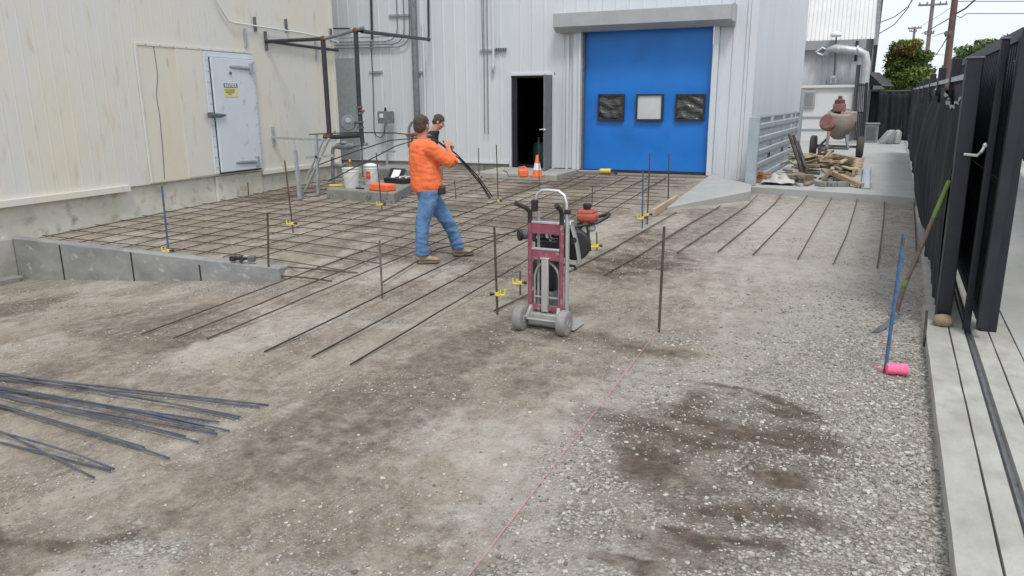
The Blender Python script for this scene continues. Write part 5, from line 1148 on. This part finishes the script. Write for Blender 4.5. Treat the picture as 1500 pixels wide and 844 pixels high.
# ------------------------------------------------------------------ trees
def tree(name, base, trunk_h, crown_c, crown_r, nleaf, mt, lab, seed, leaf=.10, clumps=26):
    r = np.random.default_rng(seed); t = thing(name, base, lab, 'tree'); cc = np.array(crown_c); cr_ = np.array(crown_r)
    mb = MB(); b = np.array(base, float); top_ = cc+[0, 0, -cr_[2]*.2]
    mb.tube([b, b+(top_-b)*.5+[.05, 0, 0], top_], [.16, .12, .06], 10)
    cl = []
    for k in range(clumps):
        v = r.normal(size=3); v /= np.linalg.norm(v); q = cc+v*cr_*r.uniform(.45, 1.0)*np.array([1, 1, 1]); cl.append((q, r.uniform(.20, .40)*cr_.min()))
        if k % 2 == 0: mb.tube([b+(top_-b)*r.uniform(.4, .95), (b+(top_-b)*.9+q)/2+[0, 0, .1], q], [.05, .03, .01], 6)
    obj('trunk', mb, M['bark'], t)
    cl += [(cc+cr_*np.array((r.uniform(-.45, .45), 0, k_)), cr_.min()*.6) for k_ in (-.6, -.5, -.3, -.1, .1, .25, .4, .55)]*3
    ci = r.integers(0, len(cl), nleaf); C_ = np.array([c[0] for c in cl])[ci]; Rr = np.array([c[1] for c in cl])[ci]
    d = r.normal(size=(nleaf, 3)); d /= np.linalg.norm(d, axis=1)[:, None]; P_ = C_+d*(Rr*r.random(nleaf)**.5*(1+.5*(r.random(nleaf) < .12)*r.random(nleaf)))[:, None]*np.array([1.1, 1.1, .8])
    a = r.normal(size=(nleaf, 3)); a /= np.linalg.norm(a, axis=1)[:, None]; bb_ = np.cross(a, r.normal(size=(nleaf, 3))); bb_ /= np.linalg.norm(bb_, axis=1)[:, None]
    s = (leaf*r.uniform(.6, 1.3, nleaf))[:, None]
    V = np.stack([P_-a*s, P_+bb_*s*.5, P_+a*s, P_-bb_*s*.5], 1).reshape(-1, 3)-np.array(base)
    o = npmesh('crown', V, np.arange(nleaf*4).reshape(-1, 4), mt, False); o.parent = t; o['_org'] = list(map(float, base))
    return t
tree('street_tree', (2.75, 38, .3), 2, (2.78, 38, 3.15), (1.02, .9, 1.55), 30000, M['leaf'], 'green tree with reddish patches behind the black far screen', 5, .07, 64)
tree('street_tree', (3.9, 46, .3), 2, (3.7, 46, 2.9), (1.1, .9, 1.1), 5000, M['leaf2'], 'small dark tree low beside the utility pole', 6, .12, 16)
tree('street_tree', (9.6, 60, .3), 2, (9.4, 60, 4.1), (2.3, 1.9, 1.75), 16000, M['leaf2'], 'rounded green tree showing above the black gate', 8, .16, 40)
tree('street_tree', (5.4, 75, .3), 2, (5.4, 75, 2.9), (1.3, 1., 1.2), 3000, M['leaf2'], 'tiny distant tree right of the wooden utility pole foot', 9, .16, 12)
# distant houses row
dh = thing('distant_house', (6, 90, .3), 'tiny distant grey-roofed house beyond the yard', 'house')
obj('wall', MB().bb(2, 9, 90, 98, .2, 3.0), M['boxgrey'], dh, sm=False); obj('roof', MB().prism([(1.5, 89.5), (9.5, 89.5), (9.5, 98), (1.5, 98)], 3.0, 3.4), M['darkgrey'], dh, sm=False)
# ------------------------------------------------------------------ utility poles and wires
def pole(base_px, top_px, Y, r0_, r1_, mt, lab, arms=()):
    a = AY(*base_px, Y); b = AY(*top_px, Y); a = np.array((a[0]+(a[0]-b[0])*0, Y, .2)); b2 = np.array((b[0], Y, b[2]))
    t = thing('utility_pole', (b2[0], Y, .2), lab, 'utility pole', 'utility poles')
    ext = b2+[0, 0, 3.0 if top_px[1] < 3 else .15]
    obj('pole', MB().tube([(AY(*base_px, Y)[0], Y, .2), b2, ext], [r0_, r1_, r1_*.95], 10), M[mt], t)
    for (p0, p1, w_) in arms:
        ca, cb = AY(*p0, Y-.15), AY(*p1, Y-.15); arm = obj('crossarm', MB().bar(ca, cb, w_), M[mt], t, sm=False)
        for s in (.05, .3, .75, .95): q = ca+(cb-ca)*s; obj('insulator', MB().lathe([(.05, 0), (.07, .08), (.03, .2)], q+[0, 0, w_/2], (0, 0, 1), 6), M['darkgrey'], arm)
    return t
pole((1388, 100), (1400, -10), 45, .19, .15, 'pole', 'nearest brown wooden utility pole above the black fence', (((1384, 53), (1392, 52), .08),))
pole((1362, 55), (1368, -10), 80, .20, .16, 'pole_far', 'middle utility pole with a long crossarm behind the tree', (((1345, 8), (1388, 6), .16), ((1354, 50), (1368, 49), .12)))
pole((1339, 60), (1340, 41), 130, .2, .16, 'pole_far', 'farthest small utility pole rising over the tree', (((1330, 42), (1350, 41), .2), ((1332, 46), (1343, 46), .15)))
def wire(pts, r, lab, sagz=0):
    P = [AY(px, py, Y) for px, py, Y in pts]; out = []
    for u, v in zip(P[:-1], P[1:]):
        for t in np.linspace(0, 1, 9, endpoint=False): out.append(u+(v-u)*t-[0, 0, sagz*4*t*(1-t)])
    out.append(P[-1]); tag(obj('overhead_wire', MB().tube(out, r, 5), M['wire']), lab, 'wire', 'overhead wires')
wire([(1287, 34, 40), (1310, 25, 40), (1330, 10, 40), (1340, -5, 40)], .02, 'upper of two wires rising over the white building roof edge')
wire([(1287, 50, 40), (1310, 36, 40), (1330, 12, 40), (1338, -5, 40)], .02, 'lower of two wires rising over the white building roof edge')
wire([(1404, 2, 45), (1410, 2, 45), (1520, 2, 45)], .018, 'topmost level wire right of the brown pole')
wire([(1402, 24, 45), (1408, 26, 45), (1416, 20, 45), (1520, 20, 45)], .018, 'lower level wire right of the brown pole')
wire([(1401, 20, 45), (1415, 12, 44), (1432, -4, 40)], .04, 'thick wire climbing steeply right from the brown pole')
wire([(1350, 50, 80), (1372, 38, 60), (1396, 24, 45)], .03, 'wire running left down from the brown pole to the crossarm pole')
wire([(1350, 38, 80), (1372, 25, 60), (1398, 8, 45)], .012, 'thin upper wire left of the brown pole')
wire([(1366, 54, 80), (1376, 50, 60), (1388, 47, 45)], .02, 'short wire beneath the insulator left of the brown pole')
wire([(1371, 81, 80), (1381, 66, 60), (1390, 50, 45)], .03, 'thick slanting guy wire left of the brown pole')
wire([(1372, 80, 80), (1388, 81, 60), (1402, 81, 60)], .015, 'low level wire crossing behind the brown pole')
# ------------------------------------------------------------------ people
from mathutils import noise as mnoise
def blob(name, mb, mt, parent, vox=.012, sm_it=6, fold=0.):
    org = np.array(parent['_org']); me = bpy.data.meshes.new(name); me.from_pydata([tuple(np.array(v)-org) for v in mb.v], [], mb.f); me.update()
    import bmesh
    bm = bmesh.new(); bm.from_mesh(me); bmesh.ops.recalc_face_normals(bm, faces=bm.faces); bm.to_mesh(me); bm.free()
    t = bpy.data.objects.new('tmp', me); COL.objects.link(t); r = t.modifiers.new('r', 'REMESH'); r.mode = 'VOXEL'; r.voxel_size = vox
    s = t.modifiers.new('s', 'SMOOTH'); s.iterations = sm_it; s.factor = .5
    bpy.context.view_layer.update(); me2 = bpy.data.meshes.new_from_object(t.evaluated_get(bpy.context.evaluated_depsgraph_get())); bpy.data.objects.remove(t)
    if fold:
        zs = [v.co.z for v in me2.vertices]; z0_, z1_ = min(zs), max(zs)
        for v in me2.vertices:
            c = v.co; q = Vector((c.x*5+c.z*3, c.y*5-c.z*2, c.z*13)); e = abs(mnoise.noise(q))*1.6-.5+.5*mnoise.noise(Vector((c.x*16, c.y*16, c.z*30)))
            v.co = c+v.normal*fold*e
    me2.name = name; me2.materials.clear(); me2.materials.append(mt); me2.polygons.foreach_set('use_smooth', [True]*len(me2.polygons))
    o = bpy.data.objects.new(name, me2); COL.objects.link(o)
    return o
def place(o, parent, root=False):
    if not root: o.parent = parent
    return o
def head(mb, hair, c, fw, up, k=1.0):
    fw = np.array(fw, float); fw /= np.linalg.norm(fw); up = np.array(up, float); up = up-fw*(up@fw); up /= np.linalg.norm(up); rt = np.cross(fw, up)
    R = np.stack([rt, fw, up], 1); c = np.array(c, float)
    P = lambda x, y, z: c+R@np.array((x, y, z))*k
    mb.ell(P(0, -.012, .03), (.076*k, .094*k, .088*k), R, 20); mb.ell(P(0, .022, -.035), (.060*k, .070*k, .080*k), R, 18)
    mb.ell(P(0, .060, -.085), (.034*k, .034*k, .026*k), R, 12)
    mb.tube([P(0, .088, .012), P(0, .108, -.022), P(0, .094, -.034)], [.008*k, .017*k, .012*k], 8)
    for s in (-1, 1):
        mb.ell(P(s*.030, .082, .020), (.024*k, .012*k, .008*k), R, 8)
        mb.ell(P(s*.040, .066, -.025), (.022*k, .02*k, .022*k), R, 8)
        mb.ell(P(s*.079, -.008, -.012), (.009*k, .02*k, .032*k), R, 10)
    mb.ell(P(0, .090, -.055), (.024*k, .010*k, .009*k), R, 8)
    hair.ell(P(0, -.020, .042), (.086*k, .100*k, .088*k), R, 22); hair.ell(P(0, -.055, -.012), (.078*k, .062*k, .070*k), R, 18)
    for s in (-1, 1): hair.ell(P(s*.066, .02, .012), (.012*k, .022*k, .035*k), R, 8)
    return P, R
def hand(mb, wrist, d, palmn, k=1.0, curl=1.0):
    d = np.array(d, float); d /= np.linalg.norm(d); pn = np.array(palmn, float); pn -= d*(pn@d); pn /= np.linalg.norm(pn); sd_ = np.cross(d, pn); w_ = np.array(wrist, float)
    mb.tube([w_, w_+d*.03*k, w_+d*.06*k, w_+d*.09*k], [(.026*k, .020*k), (.034*k, .018*k), (.042*k, .016*k), (.040*k, .015*k)] if abs(sd_[2]) < 2 else .03, 12)
    for i, (o_, l) in enumerate(((-.032, .068), (-.011, .078), (.011, .073), (.031, .058))):
        p = w_+d*.085*k+sd_*o_*k; dd = d.copy(); pts = [p]
        for j in range(3):
            a = (.35+.75*j)*curl; dd = d*math.cos(a)+pn*math.sin(a); p = p+dd*l*k/2.6; pts.append(p)
        mb.tube(pts, [.0095*k, .009*k, .0085*k, .007*k], 8)
    p = w_+d*.03*k-sd_*.03*k; mb.tube([p, p+(d*.4-sd_*.8+pn*.5)*.035*k, p+(d*.8-sd_*.8+pn*1.2)*.05*k], [.014*k, .011*k, .009*k], 8)
def boot(up_, sole, L, ax, ay, az, a, ln=.27, pitch=0.):
    # a = heading in local frame
    c, s = math.cos(a), math.sin(a)
    def P(x, y, z): return L(ax+x*c-y*s, ay+x*s+y*c, az+z+max(0, -x)*pitch)
    n_ = 14
    ring = [(-.075, .036, .075), (-.05, .044, .095), (0, .046, .10), (.05, .046, .078), (.10, .050, .060), (.15, .052, .048), (.18, .044, .036), (.198, .02, .02)]
    vs = []
    for (x, w_, h) in ring:
        for k in range(n_):
            t = 2*math.pi*k/n_; vs.append(P(x, w_*math.cos(t), h/2*math.sin(t)+h/2+.018))
    fs_ = [(i*n_+k, i*n_+(k+1) % n_, (i+1)*n_+(k+1) % n_, (i+1)*n_+k) for i in range(len(ring)-1) for k in range(n_)]+[tuple(range(n_)), tuple((len(ring)-1)*n_+k for k in range(n_-1, -1, -1))]
    up_.add(vs, fs_); up_.tube([P(-.02, 0, .06), P(-.022, 0, .15)], [.052, .05], 12)
    pl_ = [(-.08, -.03), (-.06, -.045), (0, -.047), (.1, -.053), (.17, -.047), (.205, -.015), (.205, .015), (.17, .047), (.1, .053), (0, .047), (-.06, .045), (-.08, .03)]
    nn = len(pl_); sole.add([P(x, y, 0) for x, y in pl_]+[P(x, y, .026) for x, y in pl_], [tuple(range(nn-1, -1, -1)), tuple(range(nn, 2*nn))]+[(k, (k+1) % nn, nn+(k+1) % nn, nn+k) for k in range(nn)])
# --- walking man in orange
fa = GT(621, 386); mrz = YAW+.10; fa = np.array((fa[0], fa[1], float(H(fa[0], fa[1]))+.01)); L1 = local(fa, mrz)
h0 = math.atan2(.42, .9)     # heading in local frame (right and away)
hx, hy = math.cos(h0), math.sin(h0); rx_, ry_ = hy, -hx      # forward, his right (towards viewer)
man = thing('person', fa, 'man in orange sweatshirt and blue jeans carrying rebar, seen from behind', 'person')
def V1(x, y, z): return L1(x, y, z)
pel = (.085, .14)                                # pelvis centre in local plan
RH = (pel[0]+rx_*.10-.03, pel[1]+ry_*.10); LH = (pel[0]-rx_*.09+.03, pel[1]-ry_*.09)
zR = 0.; fl = (.45, .36)                         # front foot (left)
gl_ = float(H(*V1(fl[0], fl[1], 0)[:2]))-fa[2]+.012
jean = MB()
jean.tube([V1(RH[0], RH[1], .90), V1(RH[0]-.01, RH[1], .78), V1(.00, .02, .50), V1(-.015, .0, .30), V1(-.015, 0, .09)], [(.13, .13), (.122, .118), (.094, .090), (.083, .080), (.088, .084)], 18)
jean.tube([V1(LH[0], LH[1], .90), V1(LH[0]+.03, LH[1], .78), V1(.285, .24, .50+gl_*.5), V1(.38, .30, .30+gl_), V1(.435, .345, .095+gl_)], [(.13, .13), (.122, .118), (.092, .090), (.082, .079), (.086, .083)], 18)
jean.loft([(*V1(pel[0], pel[1], .76), .165, .13, mrz+h0+math.pi/2), (*V1(pel[0], pel[1], .88), .19, .15, mrz+h0+math.pi/2), (*V1(pel[0]-.005, pel[1], .98), .185, .145, mrz+h0+math.pi/2), (*V1(pel[0]-.01, pel[1], 1.02), .175, .135, mrz+h0+math.pi/2)])
for (q, z) in (((-.015, 0), .115), ((.43, .343), .125+gl_)):
    jean.tube([V1(q[0], q[1], z-.02), V1(q[0], q[1], z), V1(q[0], q[1], z+.02)], [.084, .091, .084], 16)
jo = place(blob('jeans', jean, M['jeans'], man, .011, 4, .010), man)
tor = MB(); a_ = mrz+h0+math.pi/2
cx_, cy_ = pel[0]-.02, pel[1]
tor.loft([(*V1(cx_, cy_, .87), .208, .178, a_), (*V1(cx_-.0, cy_, .93), .222, .195, a_), (*V1(cx_-.005, cy_, 1.05), .218, .190, a_), (*V1(cx_-.02, cy_, 1.22), .216, .178, a_), (*V1(cx_-.03, cy_, 1.36), .226, .162, a_), (*V1(cx_-.035, cy_, 1.44), .20, .14, a_), (*V1(cx_-.035, cy_, 1.50), .10, .09, a_)])
shc = np.array((cx_-.035, cy_)); 
RS = (shc[0]+rx_*.205, shc[1]+ry_*.205, 1.40); LS = (shc[0]-rx_*.205, shc[1]-ry_*.205, 1.40)
RE = (.385, -.02, 1.21); RW = (.34, .20, 1.385)
LE = (.26, .40, 1.20); LW = (.36, .28, 1.33)
tor.tube([V1(*[RS[i]*.7+(shc[0], shc[1], 1.40)[i]*.3 for i in range(3)]), V1(*RS), V1(*[(RS[i]+RE[i])/2 for i in range(3)]), V1(*RE)], [.092, .098, .086, .072], 16)
tor.tube([V1(*RE), V1(*[(RE[i]*.45+RW[i]*.55) for i in range(3)])], [.076, .062], 14)
tor.tube([V1(*LS), V1(*[(LS[i]+LE[i])/2 for i in range(3)]), V1(*LE), V1(*[(LE[i]*.4+LW[i]*.6) for i in range(3)])], [.092, .078, .066, .054], 16)
place(blob('sweatshirt', tor, M['shirt'], man, .011, 5, .009), man)
body = MB(); hr = MB()
hc_ = V1(cx_-.03, cy_+.0, 1.655)
fdir = V1(math.cos(h0)*.62, math.sin(h0)+.42, 0)-V1(0, 0, 0)
head(body, hr, hc_, fdir, (0, 0, 1), 1.04)
body.tube([V1(cx_-.035, cy_, 1.36), V1(cx_-.035, cy_, 1.50), V1(cx_-.03, cy_, 1.60)], [.07, .064, .062], 14)
body.tube([V1(cx_-.02, cy_, 1.40), V1(cx_, cy_, 1.2), V1(*pel, .92)], [.10, .12, .10], 12)
body.tube([V1(*pel, .95), V1(RH[0], RH[1], .82), V1(.0, .02, .5), V1(-.015, 0, .12)], [.07, .07, .055, .045], 10); body.tube([V1(*pel, .95), V1(LH[0], LH[1], .82), V1(.285, .24, .5), V1(.43, .34, .13+gl_)], [.07, .07, .055, .045], 10)
body.tube([V1(shc[0], shc[1], 1.40), V1(*RS), V1(*RE), V1(*RW)], [.06, .06, .045, .03], 10)
body.tube([V1(shc[0], shc[1], 1.40), V1(*LS), V1(*LE), V1(*LW)], [.06, .06, .045, .03], 10)
v_ = np.array(V1(*RW))-np.array(V1(*RE)); hand(body, V1(*RW), v_+np.array((0, 0, .12)), V1(-.2, .6, .5)-V1(0, 0, 0), 1.0, 1.1)
v_ = np.array(V1(*LW))-np.array(V1(*LE)); hand(body, V1(*LW), v_+np.array((0, 0, .1)), V1(-.2, -.4, .6)-V1(0, 0, 0), 1.0, 1.1)
place(blob('body', body, M['skin'], man, .0065, 2), man); place(blob('hair', hr, M['hair'], man, .008, 2, .006), man)
up1, so1 = MB(), MB(); boot(up1, so1, L1, -.01, 0, 0, h0-.35); obj('boot', up1, M['boot'], man); obj('boot_sole', so1, M['sole'], man, sm=False)
up1, so1 = MB(), MB(); boot(up1, so1, L1, .44, .35, gl_, h0-.1, pitch=.25); obj('boot', up1, M['boot'], man); obj('boot_sole', so1, M['sole'], man, sm=False)
pch = MB().box(V1(cx_+rx_*.20+.10, cy_+ry_*.20+.05, .89), (.09, .07, .10), mrz); obj('tool_pouch', pch, M['black'], man, bv=.015)
# carried bars: over the right shoulder, drooping both ways
dY = fa[1]
for i, (L, lab) in enumerate(((((453, 197, 8.3), (520, 194, 8.3), (580, 195, 8.35), (612, 199, 8.4), (640, 206, 8.5), (668, 225, 8.7), (700, 262, 9.1), (719, 290, 9.4)), 'top carried rebar rod nearly level left of the man shoulder'),
                             (((468, 241, 8.0), (520, 222, 8.1), (570, 206, 8.25), (612, 202, 8.4), (640, 206, 8.52), (670, 227, 8.72), (700, 258, 9.1), (721, 288, 9.4)), 'middle carried rebar rod curving down left of the man'),
                             (((480, 266, 7.8), (530, 240, 8.0), (580, 214, 8.2), (612, 204, 8.38), (640, 207, 8.5), (672, 232, 8.75), (704, 270, 9.15), (717, 291, 9.3)), 'lowest carried rebar rod drooping towards the concrete pad'))):
    tag(obj('rebar_rod', MB().tube([AY(a, b, Y) for a, b, Y in L], .0085, 6), M['rebar_blk']), lab, 'rebar rod', 'rebar rods carried on the shoulder')
# --- second man behind
fb2 = AY(640, 300, 10.4); fb2 = np.array((fb2[0]-.09, 10.4, float(H(fb2[0], 10.4))+.01)); L2 = local(fb2, YAW+.1)
m2 = thing('person', fb2, 'dark haired man in navy shirt looking down, behind the man in orange', 'person')
z_ = AY(645, 165, 10.4)[2]-fb2[2]; kk = z_/1.76; print('man2 h', z_)
def V2(x, y, z): return L2(x*kk, y*kk, z*kk)
ja = MB()
for s in (-1, 1): ja.tube([V2(-.03, s*.09, .90), V2(.02, s*.10, .5), V2(-.02, s*.10, .10)], [.11, .08, .075], 16)
ja.loft([(*V2(-.03, 0, .78), .16, .13, YAW+.1+math.pi/2), (*V2(-.04, 0, 1.0), .17, .14, YAW+.1+math.pi/2)])
place(blob('trousers', ja, M['navy'], m2, .012, 4), m2)
to2 = MB(); a2 = YAW+.1+math.pi/2-.3
to2.loft([(*V2(-.04, 0, .90), .18, .14, a2), (*V2(-.05, 0, 1.1), .185, .145, a2), (*V2(.0, 0, 1.30), .20, .13, a2), (*V2(.04, 0, 1.40), .16, .11, a2), (*V2(.09, 0, 1.46), .08, .08, a2)])
for s in (-1, 1): to2.tube([V2(-.05-.05*s, s*.18, 1.38), V2(-.04-.02*s, s*.23, 1.2), V2(-.02, s*.24, 1.1), V2(.08, s*.2, 1.05)], [.075, .062, .055, .05], 14)
place(blob('shirt', to2, M['navy'], m2, .012, 4, .01), m2)
b2, h2 = MB(), MB(); head(b2, h2, V2(.165, 0, 1.60), V2(1, -.15, -.55)-V2(0, 0, 0), V2(.5, 0, 1)-V2(0, 0, 0), kk)
b2.tube([V2(.0, 0, 1.34), V2(.07, 0, 1.44), V2(.13, 0, 1.55)], [.065, .058, .055], 12); b2.tube([V2(-.03, 0, 1.4), V2(-.04, 0, .9)], [.09, .09], 10)
for s in (-1, 1):
    b2.tube([V2(-.04, 0, .9), V2(.0, s*.10, .5), V2(-.02, s*.10, .12)], [.08, .05, .04], 10)
    b2.tube([V2(-.03, 0, 1.36), V2(-.05-.05*s, s*.18, 1.36), V2(-.02, s*.24, 1.1), V2(.20, s*.15, 1.0)], [.05, .05, .04, .028], 10); hand(b2, V2(.20, s*.15, 1.0), V2(1, -s*.3, -.1)-V2(0, 0, 0), V2(0, -s, .2)-V2(0, 0, 0), kk)
place(blob('body', b2, M['skin'], m2, .0065, 2), m2); place(blob('hair', h2, M['hair'], m2, .008, 2, .005), m2)
for s in (-1, 1):
    up1, so1 = MB(), MB(); boot(up1, so1, L2, -.02, s*.10, 0, 0); obj('boot', up1, M['boot'], m2); obj('boot_sole', so1, M['sole'], m2, sm=False)
for o in list(bpy.data.objects):
    if '_org' in o: del o['_org']
